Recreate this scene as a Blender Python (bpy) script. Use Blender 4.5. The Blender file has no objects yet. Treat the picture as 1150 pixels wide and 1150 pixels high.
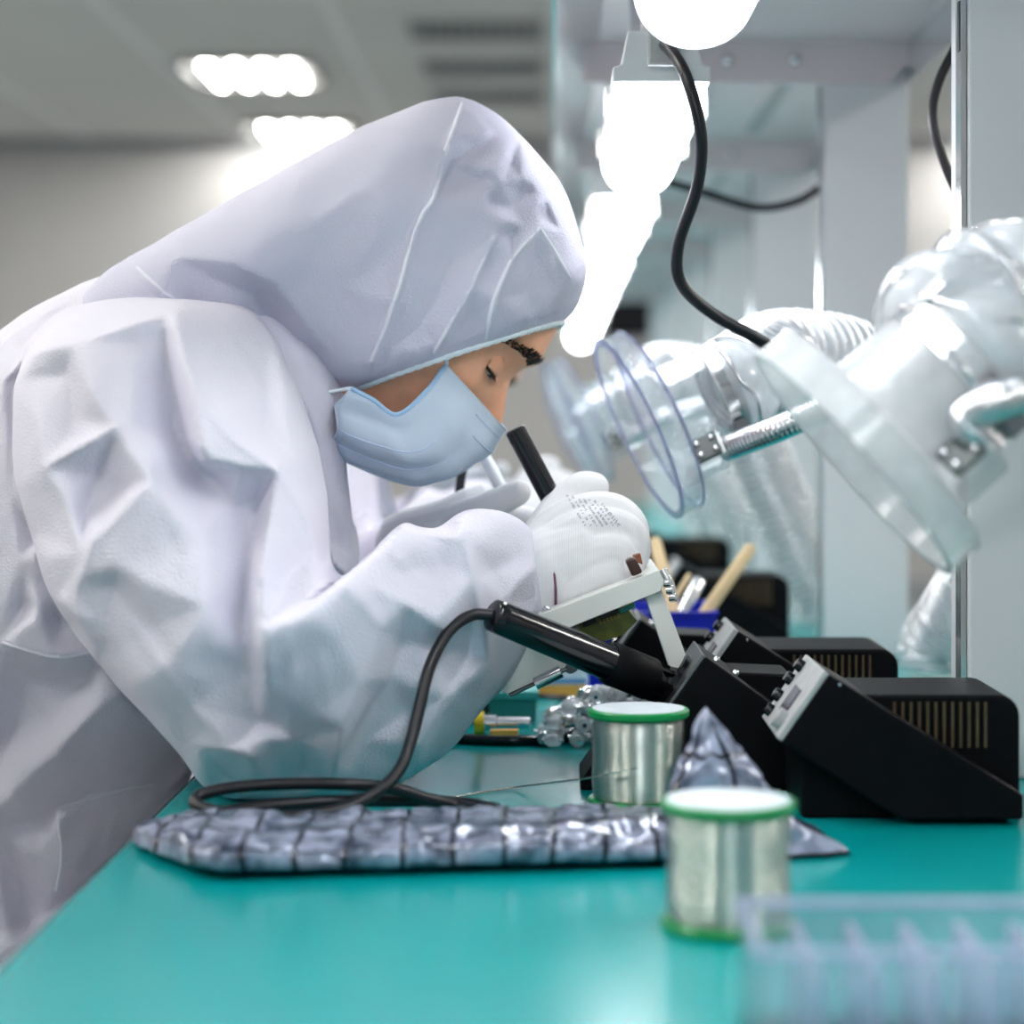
import bpy, bmesh, math, random
import numpy as np
from mathutils import Vector, Matrix, noise
from mathutils.bvhtree import BVHTree
from mathutils.geometry import delaunay_2d_cdt

S = bpy.context.scene
COL = S.collection
random.seed(7)
R = math.radians

# ------------------------------------------------------------------ camera, light, exposure
DESK = 0.75
CAMZ = 0.975
FPX = 2400.0
VX, VY = 620.0, 478.0          # vanishing point of the bench direction (+Y)
cam_d = bpy.data.cameras.new('camera')
cam = bpy.data.objects.new('camera', cam_d)
COL.objects.link(cam)
cam.location = (0, 0, CAMZ)
cam.rotation_euler = (R(90), 0, 0)
cam_d.sensor_width = 24.0
cam_d.lens = 24.0 * FPX / 1150.0
cam_d.shift_x = (575 - VX) / 1150.0
cam_d.shift_y = (VY - 575) / 1150.0
cam_d.clip_start = 0.02
cam_d.dof.use_dof = True
cam_d.dof.focus_distance = 1.36
cam_d.dof.aperture_fstop = 2.85
S.camera = cam

w = bpy.data.worlds.new('world'); S.world = w
w.use_nodes = True
w.node_tree.nodes['Background'].inputs[0].default_value = (0.75, 0.8, 0.9, 1)
w.node_tree.nodes['Background'].inputs[1].default_value = 0.25

S.view_settings.view_transform = 'Standard'
S.view_settings.look = 'None'
S.view_settings.gamma = 1
S.view_settings.use_curve_mapping = False
S.view_settings.exposure = 0.30
LAMP_POWER = 13.0        # bench lamp diffusers
TUBE_POWER = 88.0       # ceiling tubes
S.cycles.use_denoising = True
S.cycles.denoiser = 'OPENIMAGEDENOISE'
S.cycles.max_bounces = 10
S.cycles.diffuse_bounces = 5
S.cycles.glossy_bounces = 5
S.cycles.transmission_bounces = 8
S.cycles.transparent_max_bounces = 40
S.cycles.sample_clamp_indirect = 6.0
S.cycles.caustics_reflective = False
S.cycles.caustics_refractive = False

def P(px, py, Y):
    """point at depth Y seen at photo pixel (px, py)"""
    return Vector(((px - VX) / FPX * Y, Y, CAMZ + (VY - py) / FPX * Y))

# ------------------------------------------------------------------ materials
MATS = {}
def mat(name, col, rough=0.5, metal=0.0, bump=None, var=0.0, vscale=8.0, spec=0.5, emit=None, trans=0.0, sheen=0.0):
    if name in MATS: return MATS[name]
    m = bpy.data.materials.new(name); m.use_nodes = True
    nt = m.node_tree; b = nt.nodes['Principled BSDF']
    b.inputs['Base Color'].default_value = (*col, 1)
    b.inputs['Roughness'].default_value = rough
    b.inputs['Metallic'].default_value = metal
    b.inputs['Specular IOR Level'].default_value = spec
    if sheen: b.inputs['Sheen Weight'].default_value = sheen
    if trans: b.inputs['Transmission Weight'].default_value = trans
    if emit:
        b.inputs['Emission Color'].default_value = (*emit[0], 1)
        b.inputs['Emission Strength'].default_value = emit[1]
    tc = nt.nodes.new('ShaderNodeTexCoord')
    if var:
        n = nt.nodes.new('ShaderNodeTexNoise'); n.inputs['Scale'].default_value = vscale
        n.inputs['Detail'].default_value = 4
        nt.links.new(tc.outputs['Object'], n.inputs['Vector'])
        r = nt.nodes.new('ShaderNodeMapRange')
        r.inputs[1].default_value = 0.3; r.inputs[2].default_value = 0.7
        r.inputs[3].default_value = 1 - var; r.inputs[4].default_value = 1 + var
        nt.links.new(n.outputs['Fac'], r.inputs[0])
        x = nt.nodes.new('ShaderNodeVectorMath'); x.operation = 'SCALE'
        x.inputs[0].default_value = col
        nt.links.new(r.outputs[0], x.inputs['Scale'])
        nt.links.new(x.outputs[0], b.inputs['Base Color'])
    if bump:
        kind, sc, st, dist = bump
        if kind == 'voronoi':
            n = nt.nodes.new('ShaderNodeTexVoronoi'); o = n.outputs['Distance']
        elif kind == 'wave':
            n = nt.nodes.new('ShaderNodeTexWave'); o = n.outputs['Fac']
            n.inputs['Distortion'].default_value = 1.0
        else:
            n = nt.nodes.new('ShaderNodeTexNoise'); o = n.outputs['Fac']
            n.inputs['Detail'].default_value = 5
        n.inputs['Scale'].default_value = sc
        nt.links.new(tc.outputs['Object'], n.inputs['Vector'])
        bp = nt.nodes.new('ShaderNodeBump')
        bp.inputs['Strength'].default_value = st; bp.inputs['Distance'].default_value = dist
        nt.links.new(o, bp.inputs['Height'])
        nt.links.new(bp.outputs[0], b.inputs['Normal'])
    MATS[name] = m
    return m

def clear_mat(name, tint, milk, rough=0.06, milkcol=(0.9, 0.93, 0.97), ior=1.45):
    """thin clear plastic: see-through, fresnel gloss, a little surface milkiness"""
    m = bpy.data.materials.new(name); m.use_nodes = True
    nt = m.node_tree; nt.nodes.remove(nt.nodes['Principled BSDF'])
    out = nt.nodes['Material Output']
    t = nt.nodes.new('ShaderNodeBsdfTransparent'); t.inputs[0].default_value = (*tint, 1)
    g = nt.nodes.new('ShaderNodeBsdfGlossy'); g.inputs['Roughness'].default_value = rough
    lw = nt.nodes.new('ShaderNodeLayerWeight'); lw.inputs[0].default_value = 0.5
    pw = nt.nodes.new('ShaderNodeMath'); pw.operation = 'POWER'; pw.inputs[1].default_value = 3.5
    nt.links.new(lw.outputs['Facing'], pw.inputs[0])
    f = nt.nodes.new('ShaderNodeMath'); f.operation = 'MULTIPLY_ADD'; f.inputs[1].default_value = 0.55; f.inputs[2].default_value = 0.05
    nt.links.new(pw.outputs[0], f.inputs[0])
    d = nt.nodes.new('ShaderNodeBsdfTranslucent'); d.inputs[0].default_value = (*milkcol, 1)
    d2 = nt.nodes.new('ShaderNodeBsdfDiffuse'); d2.inputs[0].default_value = (*milkcol, 1)
    md = nt.nodes.new('ShaderNodeMixShader'); md.inputs[0].default_value = 0.5
    nt.links.new(d.outputs[0], md.inputs[1]); nt.links.new(d2.outputs[0], md.inputs[2])
    m1 = nt.nodes.new('ShaderNodeMixShader'); m2 = nt.nodes.new('ShaderNodeMixShader')
    n = nt.nodes.new('ShaderNodeTexNoise'); n.inputs['Scale'].default_value = 40
    mr = nt.nodes.new('ShaderNodeMapRange'); mr.inputs[3].default_value = milk * 0.6; mr.inputs[4].default_value = milk * 1.4
    tc = nt.nodes.new('ShaderNodeTexCoord'); nt.links.new(tc.outputs['Object'], n.inputs['Vector'])
    nt.links.new(n.outputs['Fac'], mr.inputs[0]); nt.links.new(mr.outputs[0], m1.inputs[0])
    nt.links.new(t.outputs[0], m1.inputs[1]); nt.links.new(md.outputs[0], m1.inputs[2])
    nt.links.new(f.outputs[0], m2.inputs[0])
    nt.links.new(m1.outputs[0], m2.inputs[1]); nt.links.new(g.outputs[0], m2.inputs[2])
    nt.links.new(m2.outputs[0], out.inputs[0])
    MATS[name] = m
    return m

def cloth_mat(name, col, scale, strength, transl=0.25):
    """thin non-woven fabric with embossed dots, slightly see-through to light"""
    m = mat(name, col, 0.65, 0, ('voronoi', scale, strength, 0.0008), spec=0.25)
    nt = m.node_tree; b = nt.nodes['Principled BSDF']; out = nt.nodes['Material Output']
    t = nt.nodes.new('ShaderNodeBsdfTranslucent'); t.inputs[0].default_value = (*col, 1)
    x = nt.nodes.new('ShaderNodeMixShader'); x.inputs[0].default_value = transl
    nt.links.new(b.outputs[0], x.inputs[1]); nt.links.new(t.outputs[0], x.inputs[2])
    nt.links.new(x.outputs[0], out.inputs[0])
    return m

M_teal = mat('teal_bench', (0.0, 0.30, 0.31), 0.21, 0, ('noise', 260, 0.05, 0.0004), 0.05, 5, spec=0.5)
M_edge = mat('bench_edge', (0.02, 0.03, 0.03), 0.6)
M_grey = mat('powder_grey', (0.64, 0.66, 0.69), 0.42, 0.0, ('noise', 300, 0.06, 0.0003), 0.03, 3)
M_canopy = mat('canopy_grey_warmed', (0.70, 0.63, 0.65), 0.4, 0.0, ('noise', 300, 0.05, 0.0003), 0.03, 3)  # the gantry's grey, warmed in colour to offset teal bounce off the bench
M_edgeclear = clear_mat('acrylic_edge', (0.66, 0.68, 0.82), 0.18, 0.08, (0.62, 0.64, 0.80))
M_lip = mat('bright_sheet', (0.72, 0.75, 0.78), 0.12, 0.85, None, 0.03, 3)
M_steel = mat('steel', (0.72, 0.73, 0.75), 0.22, 1.0, ('noise', 120, 0.05, 0.0003))
M_plate = mat('plate_metal', (0.006, 0.022, 0.018), 0.35, 0.0, None, 0.1)
M_dsteel = mat('dark_steel', (0.18, 0.19, 0.2), 0.35, 1.0, None, 0.1)
M_black = mat('black_plastic', (0.004, 0.004, 0.0055), 0.5, 0, ('noise', 500, 0.12, 0.0003), 0.2, 60, spec=0.08)
M_blackg = mat('black_gloss', (0.006, 0.006, 0.009), 0.14, 0, None, 0.2, 60)
M_cord = mat('black_rubber', (0.008, 0.007, 0.011), 0.38, 0, ('noise', 200, 0.05, 0.0003))
M_panel = mat('panel_grey', (0.40, 0.41, 0.42), 0.5, 0, None, 0.12, 90)
M_lcd = mat('display', (0.05, 0.03, 0.06), 0.2, 0, None, 0.1)
M_brass = mat('bronze_fin', (0.11, 0.075, 0.04), 0.5, 0.5, None, 0.2, 80)
M_green = mat('green_plastic', (0.0, 0.24, 0.06), 0.35, 0, None, 0.06)
M_label = mat('spool_label', (0.62, 0.68, 0.74), 0.4, 0, None, 0.08, 60)
M_solder = mat('solder_wire', (0.46, 0.48, 0.44), 0.27, 1.0, None, 0.06, 40)
M_white = mat('white_plastic', (0.76, 0.77, 0.73), 0.4, 0, ('noise', 150, 0.04, 0.0003), 0.04, 20)
M_pcb = mat('circuit_board', (0.16, 0.17, 0.02), 0.35, 0, None, 0.35, 120)
M_chip = mat('chip', (0.015, 0.012, 0.012), 0.4, 0, None, 0.1)
M_relay = mat('amber_part', (0.42, 0.28, 0.05), 0.35, 0, None, 0.1)
M_tealpart = mat('teal_part', (0.02, 0.28, 0.26), 0.35, 0, None, 0.1)
M_brown = mat('brown_part', (0.055, 0.018, 0.012), 0.3, 0, None, 0.25, 100)
M_rust = mat('rust_part', (0.25, 0.08, 0.03), 0.4, 0, None, 0.2, 100)
M_blue = mat('blue_plastic', (0.0, 0.012, 0.42), 0.35, 0, None, 0.06)
M_wood = mat('pale_wood', (0.62, 0.47, 0.27), 0.6, 0, ('wave', 60, 0.1, 0.0003), 0.08, 50)
M_yellow = mat('yellow_plastic', (0.75, 0.55, 0.01), 0.35, 0, None, 0.05)
M_orange = mat('orange_card', (0.80, 0.42, 0.08), 0.6, 0, None, 0.08)
M_card = mat('pale_card', (0.62, 0.72, 0.82), 0.6, 0, None, 0.05)
M_lbluecard = mat('blue_card', (0.10, 0.30, 0.60), 0.6, 0, None, 0.08)
M_suit = cloth_mat('coverall_fabric', (0.82, 0.80, 0.91), 640, 0.45, 0.12)
M_hood = cloth_mat('hood_fabric', (0.79, 0.78, 0.90), 640, 0.45, 0.30)
M_mask = cloth_mat('mask_fabric', (0.68, 0.79, 0.92), 900, 0.15, 0.2)
M_pleat = mat('mask_fold', (0.55, 0.68, 0.88), 0.7)
M_masktrim = mat('mask_trim', (0.40, 0.62, 0.88), 0.7, 0, ('wave', 500, 0.4, 0.0004))
M_elastic = mat('elastic', (0.74, 0.82, 0.86), 0.7, 0, ('noise', 700, 0.4, 0.0006))
M_glove = mat('knit_glove', (0.82, 0.82, 0.84), 0.75, 0, ('wave', 330, 0.30, 0.0006), 0.02, 30)
M_hem = mat('purple_hem', (0.22, 0.08, 0.16), 0.7)
M_print = mat('grey_print', (0.40, 0.40, 0.46), 0.7)
M_skin = mat('skin', (0.88, 0.44, 0.27), 0.5, 0, ('noise', 220, 0.15, 0.0006), 0.10, 60)
M_skin.node_tree.nodes['Principled BSDF'].inputs['Subsurface Weight'].default_value = 0.15
M_skin.node_tree.nodes['Principled BSDF'].inputs['Subsurface Radius'].default_value = (0.01, 0.004, 0.002)
M_hair = mat('brow_hair', (0.022, 0.012, 0.009), 0.5)
M_eye = mat('eye', (0.55, 0.55, 0.52), 0.1)
M_iris = mat('iris', (0.06, 0.05, 0.04), 0.1)
M_shoe = mat('shoe_cover', (0.25, 0.40, 0.65), 0.6)
M_clear = clear_mat('clear_plastic', (0.97, 0.98, 0.985), 0.13, 0.05)
M_glarewhite = clear_mat('glare_white_plastic', (0.93, 0.94, 0.95), 0.45, 0.15, (0.93, 0.93, 0.94))  # near hood: overexposed glare put into the clear plastic as white
M_hose = clear_mat('duct_film', (0.95, 0.965, 0.97), 0.55, 0.08)
M_crystal = clear_mat('crystal_plastic', (0.88, 0.92, 0.92), 0.5, 0.05)
M_box = clear_mat('organiser_plastic', (0.96, 0.97, 0.985), 0.12, 0.08, (0.80, 0.84, 0.95))
M_div = clear_mat('divider_plastic', (0.9, 0.92, 0.97), 0.6, 0.08, (0.72, 0.74, 0.92))
M_wall = mat('wall_paint', (0.46, 0.45, 0.45), 0.8, 0, None, 0.03, 1.5)
M_ceil = mat('ceiling_paint', (0.72, 0.71, 0.69), 0.8, 0, None, 0.03, 1.5)
M_strip = mat('ceiling_strip_paint', (0.88, 0.88, 0.88), 0.7)
M_vent = mat('vent_metal', (0.30, 0.31, 0.33), 0.5)
M_ventd = mat('vent_dark', (0.05, 0.05, 0.055), 0.8)
M_floor = mat('floor_vinyl', (0.22, 0.26, 0.27), 0.3, 0, None, 0.06, 2)
M_lamp = mat('lamp_diffuser', (0.9, 0.9, 0.9), 0.4, emit=((0.93, 0.96, 1.0), LAMP_POWER))
M_tube = mat('ceiling_tube', (0.9, 0.9, 0.9), 0.4, emit=((1.0, 0.98, 0.93), TUBE_POWER))
M_tray = mat('fixture_tray', (0.10, 0.10, 0.10), 0.5)
M_screen = mat('dark_screen', (0.012, 0.014, 0.04), 0.25)

def bag_mat():
    """silvery see-through shielding film with a printed black grid"""
    m = mat('shielding_film', (0.36, 0.38, 0.46), 0.13, 0.15, None)
    nt = m.node_tree; b = nt.nodes['Principled BSDF']
    uv = nt.nodes.new('ShaderNodeUVMap'); uv.uv_map = 'UVMap'
    sep = nt.nodes.new('ShaderNodeSeparateXYZ'); nt.links.new(uv.outputs[0], sep.inputs[0])
    def line(sock, width):
        fr = nt.nodes.new('ShaderNodeMath'); fr.operation = 'FRACT'; nt.links.new(sock, fr.inputs[0])
        ab = nt.nodes.new('ShaderNodeMath'); ab.operation = 'LESS_THAN'; ab.inputs[1].default_value = width
        nt.links.new(fr.outputs[0], ab.inputs[0]); return ab.outputs[0]
    mx = nt.nodes.new('ShaderNodeMath'); mx.operation = 'MAXIMUM'
    nt.links.new(line(sep.outputs[0], 0.10), mx.inputs[0]); nt.links.new(line(sep.outputs[1], 0.07), mx.inputs[1])
    n = nt.nodes.new('ShaderNodeTexNoise'); n.inputs['Scale'].default_value = 70
    tc = nt.nodes.new('ShaderNodeTexCoord'); nt.links.new(tc.outputs['Object'], n.inputs['Vector'])
    cr = nt.nodes.new('ShaderNodeValToRGB')
    cr.color_ramp.elements[0].color = (0.045, 0.06, 0.10, 1); cr.color_ramp.elements[0].position = 0.35
    cr.color_ramp.elements[1].color = (0.34, 0.37, 0.50, 1); cr.color_ramp.elements[1].position = 0.65
    nt.links.new(n.outputs['Fac'], cr.inputs[0])
    mc = nt.nodes.new('ShaderNodeMix'); mc.data_type = 'RGBA'
    nt.links.new(mx.outputs[0], mc.inputs[0]); nt.links.new(cr.outputs[0], mc.inputs[6])
    mc.inputs[7].default_value = (0.006, 0.006, 0.015, 1)
    nt.links.new(mc.outputs[2], b.inputs['Base Color'])
    mm = nt.nodes.new('ShaderNodeMath'); mm.operation = 'MULTIPLY_ADD'
    mm.inputs[1].default_value = -0.18; mm.inputs[2].default_value = 0.18
    nt.links.new(mx.outputs[0], mm.inputs[0]); nt.links.new(mm.outputs[0], b.inputs['Metallic'])
    v = nt.nodes.new('ShaderNodeTexVoronoi'); v.inputs['Scale'].default_value = 90
    nt.links.new(tc.outputs['Object'], v.inputs['Vector'])
    bp = nt.nodes.new('ShaderNodeBump'); bp.inputs['Strength'].default_value = 0.5; bp.inputs['Distance'].default_value = 0.002
    nt.links.new(v.outputs['Distance'], bp.inputs['Height']); nt.links.new(bp.outputs[0], b.inputs['Normal'])
    return m
M_bag = bag_mat()

# ------------------------------------------------------------------ mesh helpers
ORG = {}
def tagit(o, label=None, cat=None, group=None, kind=None):
    if label: o['label'] = label
    if cat: o['category'] = cat
    if group: o['group'] = group
    if kind: o['kind'] = kind
    return o

def root(name, loc, label, cat, group=None):
    o = bpy.data.objects.new(name, None); COL.objects.link(o)
    o.empty_display_size = 0.05
    o.location = loc; ORG[o] = Vector(loc)
    return tagit(o, label, cat, group)

def catmull(pts, n):
    """n samples along a Catmull-Rom spline through rows of an array"""
    p = np.asarray(pts, float); m = len(p)
    pe = np.vstack([2 * p[0] - p[1], p, 2 * p[-1] - p[-2]])
    t = np.linspace(0, m - 1, n); i = np.minimum(t.astype(int), m - 2); f = (t - i)[:, None]
    a, b, c, d = pe[i], pe[i + 1], pe[i + 2], pe[i + 3]
    return 0.5 * (2 * b + (c - a) * f + (2 * a - 5 * b + 4 * c - d) * f ** 2 + (3 * b - a - 3 * c + d) * f ** 3)

class MB:
    def __init__(s): s.v = []; s.f = []; s.uv = None
    def add(s, vs, fs):
        o = len(s.v); s.v.extend(tuple(map(float, q)) for q in vs); s.f.extend([tuple(i + o for i in q) for q in fs]); return s
    def box(s, x0, x1, y0, y1, z0, z1):
        v = [(x, y, z) for z in (z0, z1) for y in (y0, y1) for x in (x0, x1)]
        return s.add(v, [(0, 2, 3, 1), (4, 5, 7, 6), (0, 1, 5, 4), (2, 6, 7, 3), (0, 4, 6, 2), (1, 3, 7, 5)])
    def obox(s, c, ax, ay, az):
        c, ax, ay, az = map(Vector, (c, ax, ay, az))
        v = [c + ax * i + ay * j + az * k for k in (-1, 1) for j in (-1, 1) for i in (-1, 1)]
        return s.add(v, [(0, 2, 3, 1), (4, 5, 7, 6), (0, 1, 5, 4), (2, 6, 7, 3), (0, 4, 6, 2), (1, 3, 7, 5)])
    def prism(s, poly, y0, y1):
        """polygon given as (x, z), drawn out along Y"""
        n = len(poly)
        a = sum(poly[i][0] * poly[(i + 1) % n][1] - poly[(i + 1) % n][0] * poly[i][1] for i in range(n))
        if a < 0: poly = poly[::-1]
        v = [(x, y0, z) for x, z in poly] + [(x, y1, z) for x, z in poly]
        f = [tuple(range(n)), tuple(range(2 * n - 1, n - 1, -1))]
        f += [((i + 1) % n, i, i + n, (i + 1) % n + n) for i in range(n)]
        return s.add(v, f)
    def loft(s, rings, caps=True):
        n = len(rings[0]); v = [q for r in rings for q in r]; f = []
        for k in range(len(rings) - 1):
            for i in range(n):
                j = (i + 1) % n
                f.append((k * n + i, k * n + j, (k + 1) * n + j, (k + 1) * n + i))
        if caps:
            f.append(tuple(range(n - 1, -1, -1))); f.append(tuple(range((len(rings) - 1) * n, len(rings) * n)))
        return s.add(v, f)
    def tube(s, pts, rad, seg=10, n=None, caps=True):
        pts = np.asarray([tuple(p) for p in pts], float)
        rad = np.full(len(pts), rad) if np.isscalar(rad) else np.asarray(rad, float)
        if n:
            q = catmull(np.hstack([pts, rad[:, None]]), n); pts, rad = q[:, :3], q[:, 3]
        up = None; rings = []
        for i in range(len(pts)):
            t = Vector(pts[min(i + 1, len(pts) - 1)] - pts[max(i - 1, 0)]).normalized()
            if up is None:
                up = t.orthogonal().normalized()
            up = (up - t * up.dot(t)).normalized(); sd = t.cross(up)
            c = Vector(pts[i])
            rings.append([c + (up * math.cos(a) + sd * math.sin(a)) * rad[i] for a in (2 * math.pi * k / seg for k in range(seg))])
        return s.loft(rings, caps)
    def lathe(s, prof, org, axis, seg=32, closed=False):
        """profile rows (radius, distance along axis)"""
        org = Vector(org); ax = Vector(axis).normalized(); u = ax.orthogonal().normalized(); w_ = ax.cross(u)
        rings = [[org + ax * t + (u * math.cos(a) + w_ * math.sin(a)) * max(r, 1e-5) for a in (2 * math.pi * k / seg for k in range(seg))] for r, t in prof]
        if closed: rings.append(rings[0])
        return s.loft(rings, not closed)
    def grid(s, pts):
        a = np.asarray(pts, float); n, m = a.shape[:2]
        return s.add(a.reshape(-1, 3), [(i * m + j, i * m + j + 1, (i + 1) * m + j + 1, (i + 1) * m + j) for i in range(n - 1) for j in range(m - 1)])
    def build(s, name, material, parent=None, smooth=None, bevel=0, label=None, solid=0, weld=False, cat=None, group=None, kind=None, origin=None, subd=0):
        me = bpy.data.meshes.new(name)
        v = np.asarray(s.v, float)
        if parent is not None: o0 = ORG[parent]
        elif origin is not None: o0 = Vector(origin)
        else:
            lo, hi = v.min(0), v.max(0); o0 = Vector(((lo[0] + hi[0]) / 2, (lo[1] + hi[1]) / 2, lo[2]))
        v = v - np.array(o0)
        me.from_pydata(v.tolist(), [], s.f)
        me.update()
        if weld or True:
            bm = bmesh.new(); bm.from_mesh(me)
            if weld: bmesh.ops.remove_doubles(bm, verts=bm.verts, dist=1e-5)
            if s.uv is None: bmesh.ops.recalc_face_normals(bm, faces=bm.faces)
            bm.to_mesh(me); bm.free()
        if s.uv is not None:
            l = me.uv_layers.new(name='UVMap')
            for lp in me.loops: l.data[lp.index].uv = s.uv[lp.vertex_index]
        me.materials.append(material)
        if smooth is not None:
            me.shade_smooth()
            if smooth < 180: me.set_sharp_from_angle(angle=R(smooth))
        ob = bpy.data.objects.new(name, me); COL.objects.link(ob)
        ORG[ob] = o0
        if parent is not None: ob.parent = parent
        else: ob.location = o0
        if bevel:
            b = ob.modifiers.new('bevel', 'BEVEL'); b.width = bevel; b.segments = 2; b.limit_method = 'ANGLE'; b.angle_limit = R(40)
        if solid:
            m_ = ob.modifiers.new('thickness', 'SOLIDIFY'); m_.thickness = solid; m_.offset = 0
        if subd:
            m_ = ob.modifiers.new('subdivision', 'SUBSURF'); m_.levels = subd; m_.render_levels = subd
        if label: ob['label'] = label
        return tagit(ob, None, cat, group, kind)

def copy_tree(o, parent=None, offset=None):
    c = o.copy(); COL.objects.link(c); ORG[c] = ORG[o]
    c.parent = parent
    if offset is not None:
        c.location = Vector(o.location) + Vector(offset); ORG[c] = c.location.copy()
    for ch in list(o.children): copy_tree(ch, c)
    return c

def voxelise(mb, voxel, smooth_it=4, factor=0.5):
    me = bpy.data.meshes.new('tmp'); me.from_pydata(mb.v, [], mb.f); me.update()
    bm = bmesh.new(); bm.from_mesh(me); bmesh.ops.recalc_face_normals(bm, faces=bm.faces)
    bmesh.ops.triangulate(bm, faces=bm.faces); bm.to_mesh(me); bm.free()
    ob = bpy.data.objects.new('tmp', me); COL.objects.link(ob)
    m = ob.modifiers.new('r', 'REMESH'); m.mode = 'VOXEL'; m.voxel_size = voxel
    if smooth_it:
        m = ob.modifiers.new('s', 'SMOOTH'); m.iterations = smooth_it; m.factor = factor
    dg = bpy.context.evaluated_depsgraph_get(); dg.update()
    r = bpy.data.meshes.new_from_object(ob.evaluated_get(dg))
    bpy.data.objects.remove(ob); bpy.data.meshes.remove(me)
    v = np.empty(len(r.vertices) * 3); r.vertices.foreach_get('co', v)
    out = MB(); out.v = [tuple(q) for q in v.reshape(-1, 3)]; out.f = [tuple(p.vertices) for p in r.polygons]
    nr = np.empty(len(r.vertices) * 3); r.vertices.foreach_get('normal', nr)
    ed = np.empty(len(r.edges) * 2, int); r.edges.foreach_get('vertices', ed)
    out.nrm = nr.reshape(-1, 3); out.ed = ed.reshape(-1, 2)
    bpy.data.meshes.remove(r)
    return out

def chain(mb, pts, rad, seg=12, sub=None):
    """closed rounded limb through points with radii"""
    pts = [Vector(p) for p in pts]; rad = list(rad)
    n = sub or max(8, len(pts) * 5)
    q = catmull(np.hstack([np.array([tuple(p) for p in pts]), np.array(rad)[:, None]]), n)
    d0 = Vector(q[0, :3] - q[1, :3]).normalized(); d1 = Vector(q[-1, :3] - q[-2, :3]).normalized()
    P_, R_ = [], []
    for a in (85, 60, 30):
        P_.append(Vector(q[0, :3]) + d0 * q[0, 3] * math.sin(R(a))); R_.append(q[0, 3] * math.cos(R(a)))
    for r in q: P_.append(Vector(r[:3])); R_.append(r[3])
    for a in (30, 60, 85):
        P_.append(Vector(q[-1, :3]) + d1 * q[-1, 3] * math.sin(R(a))); R_.append(q[-1, 3] * math.cos(R(a)))
    return mb.tube(P_, R_, seg)

# ================================================================== THE ROOM
RX0, RX1, RY0, RY1, CEIL = -4.5, 3.6, -2.6, 12.1, 2.6
MB().box(RX0, RX1, RY0, RY1, -0.1, 0).build('floor', M_floor, kind='structure')
ceil = MB().box(RX0, RX1, RY0, RY1, CEIL, CEIL + 0.1).build('ceiling', M_ceil, kind='structure')
MB().box(RX0, RX1, RY1, RY1 + 0.1, 0, CEIL).build('wall_back', M_wall, kind='structure')
MB().box(RX0, RX1, RY0 - 0.1, RY0, 0, CEIL).build('wall_front', M_wall, kind='structure')
MB().box(RX0 - 0.1, RX0, RY0, RY1, 0, CEIL).build('wall_left', M_wall, kind='structure')
MB().box(RX1, RX1 + 0.1, RY0, RY1, 0, CEIL).build('wall_right', M_wall, kind='structure')
for k in range(-4, 5):
    x = -0.867 + 0.873 * k
    if RX0 < x < RX1 - 0.1:
        MB().box(x - 0.022, x + 0.022, RY0, RY1, CEIL - 0.008, CEIL).build('ceiling_strip', M_strip, ceil)
MB().box(RX0, RX1, RY1 - 0.03, RY1, CEIL - 0.07, CEIL).build('trim_1', M_vent, kind='structure')
MB().box(RX0, RX1, RY1 - 0.02, RY1, 0, 0.1).build('baseboard_back', M_vent, kind='structure')

def ceiling_light(x, y, label):
    t = root('ceiling_light', (x, y, CEIL), label, 'ceiling light', 'tube troffers in the ceiling')
    h = 0.298
    m = MB()
    for a, b, c, d in ((-h, -h + 0.012, -h, h), (h - 0.012, h, -h, h), (-h, h, -h, -h + 0.012), (-h, h, h - 0.012, h)):
        m.box(x + a, x + b, y + c, y + d, CEIL - 0.03, CEIL)
    m.build('frame', M_tray, t)
    MB().box(x - h + .012, x + h - .012, y - h + .012, y + h - .012, CEIL - 0.004, CEIL).build('reflector_tray', M_tray, t)
    for k in range(4):
        xx = x - 0.186 + 0.124 * k
        MB().tube([(xx, y - 0.27, CEIL - 0.02), (xx, y + 0.27, CEIL - 0.02)], 0.013, 10).build('tube', M_tube, t, 60)
    for k in range(3):
        xx = x - 0.124 + 0.124 * k
        MB().box(xx - 0.003, xx + 0.003, y - h + .012, y + h - .012, CEIL - 0.036, CEIL - 0.004).build('louvre_blade', M_tray, t)
for i, y in enumerate((-0.5, 1.5, 3.5, 5.45, 7.4, 9.75, 11.72)):
    for j, x in enumerate((-3.6, -1.36, 2.7)):
        lb = ['four-tube troffer in the ceiling row beside the left wall', None, 'four-tube troffer in the ceiling row beyond the bench'][j]
        if j == 1:
            lb = {9.75: 'lit four-tube ceiling troffer, second from the far wall', 11.72: 'lit four-tube ceiling troffer right against the far wall'}.get(y, 'four-tube troffer in the middle ceiling row overhead')
        if j == 0 and y > 11: continue
        ceiling_light(x, y, lb)
for y, lb in ((8.75, 'grey louvred ceiling grille furthest from the far wall'), (9.66, 'grey louvred ceiling grille between two other grilles'), (10.5, 'grey louvred ceiling grille closest to the far wall')):
    x = -0.31
    t = root('ceiling_grille', (x, y, CEIL), lb, 'air grille', 'louvred grilles in the ceiling')
    m = MB()
    for a, b, c, d in ((-.27, -.25, -.19, .19), (.25, .27, -.19, .19), (-.27, .27, -.19, -.17), (-.27, .27, .17, .19)):
        m.box(x + a, x + b, y + c, y + d, CEIL - 0.02, CEIL)
    m.build('frame', M_vent, t)
    MB().box(x - .25, x + .25, y - .17, y + .17, CEIL - 0.003, CEIL).build('backing', M_ventd, t)
    for k in range(10):
        xx = x - 0.225 + 0.05 * k
        MB().obox((xx, y, CEIL - 0.012), (0.012, 0, -0.007), (0, 0.17, 0), (0.001, 0, 0.0015)).build('slat', M_vent, t)

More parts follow.
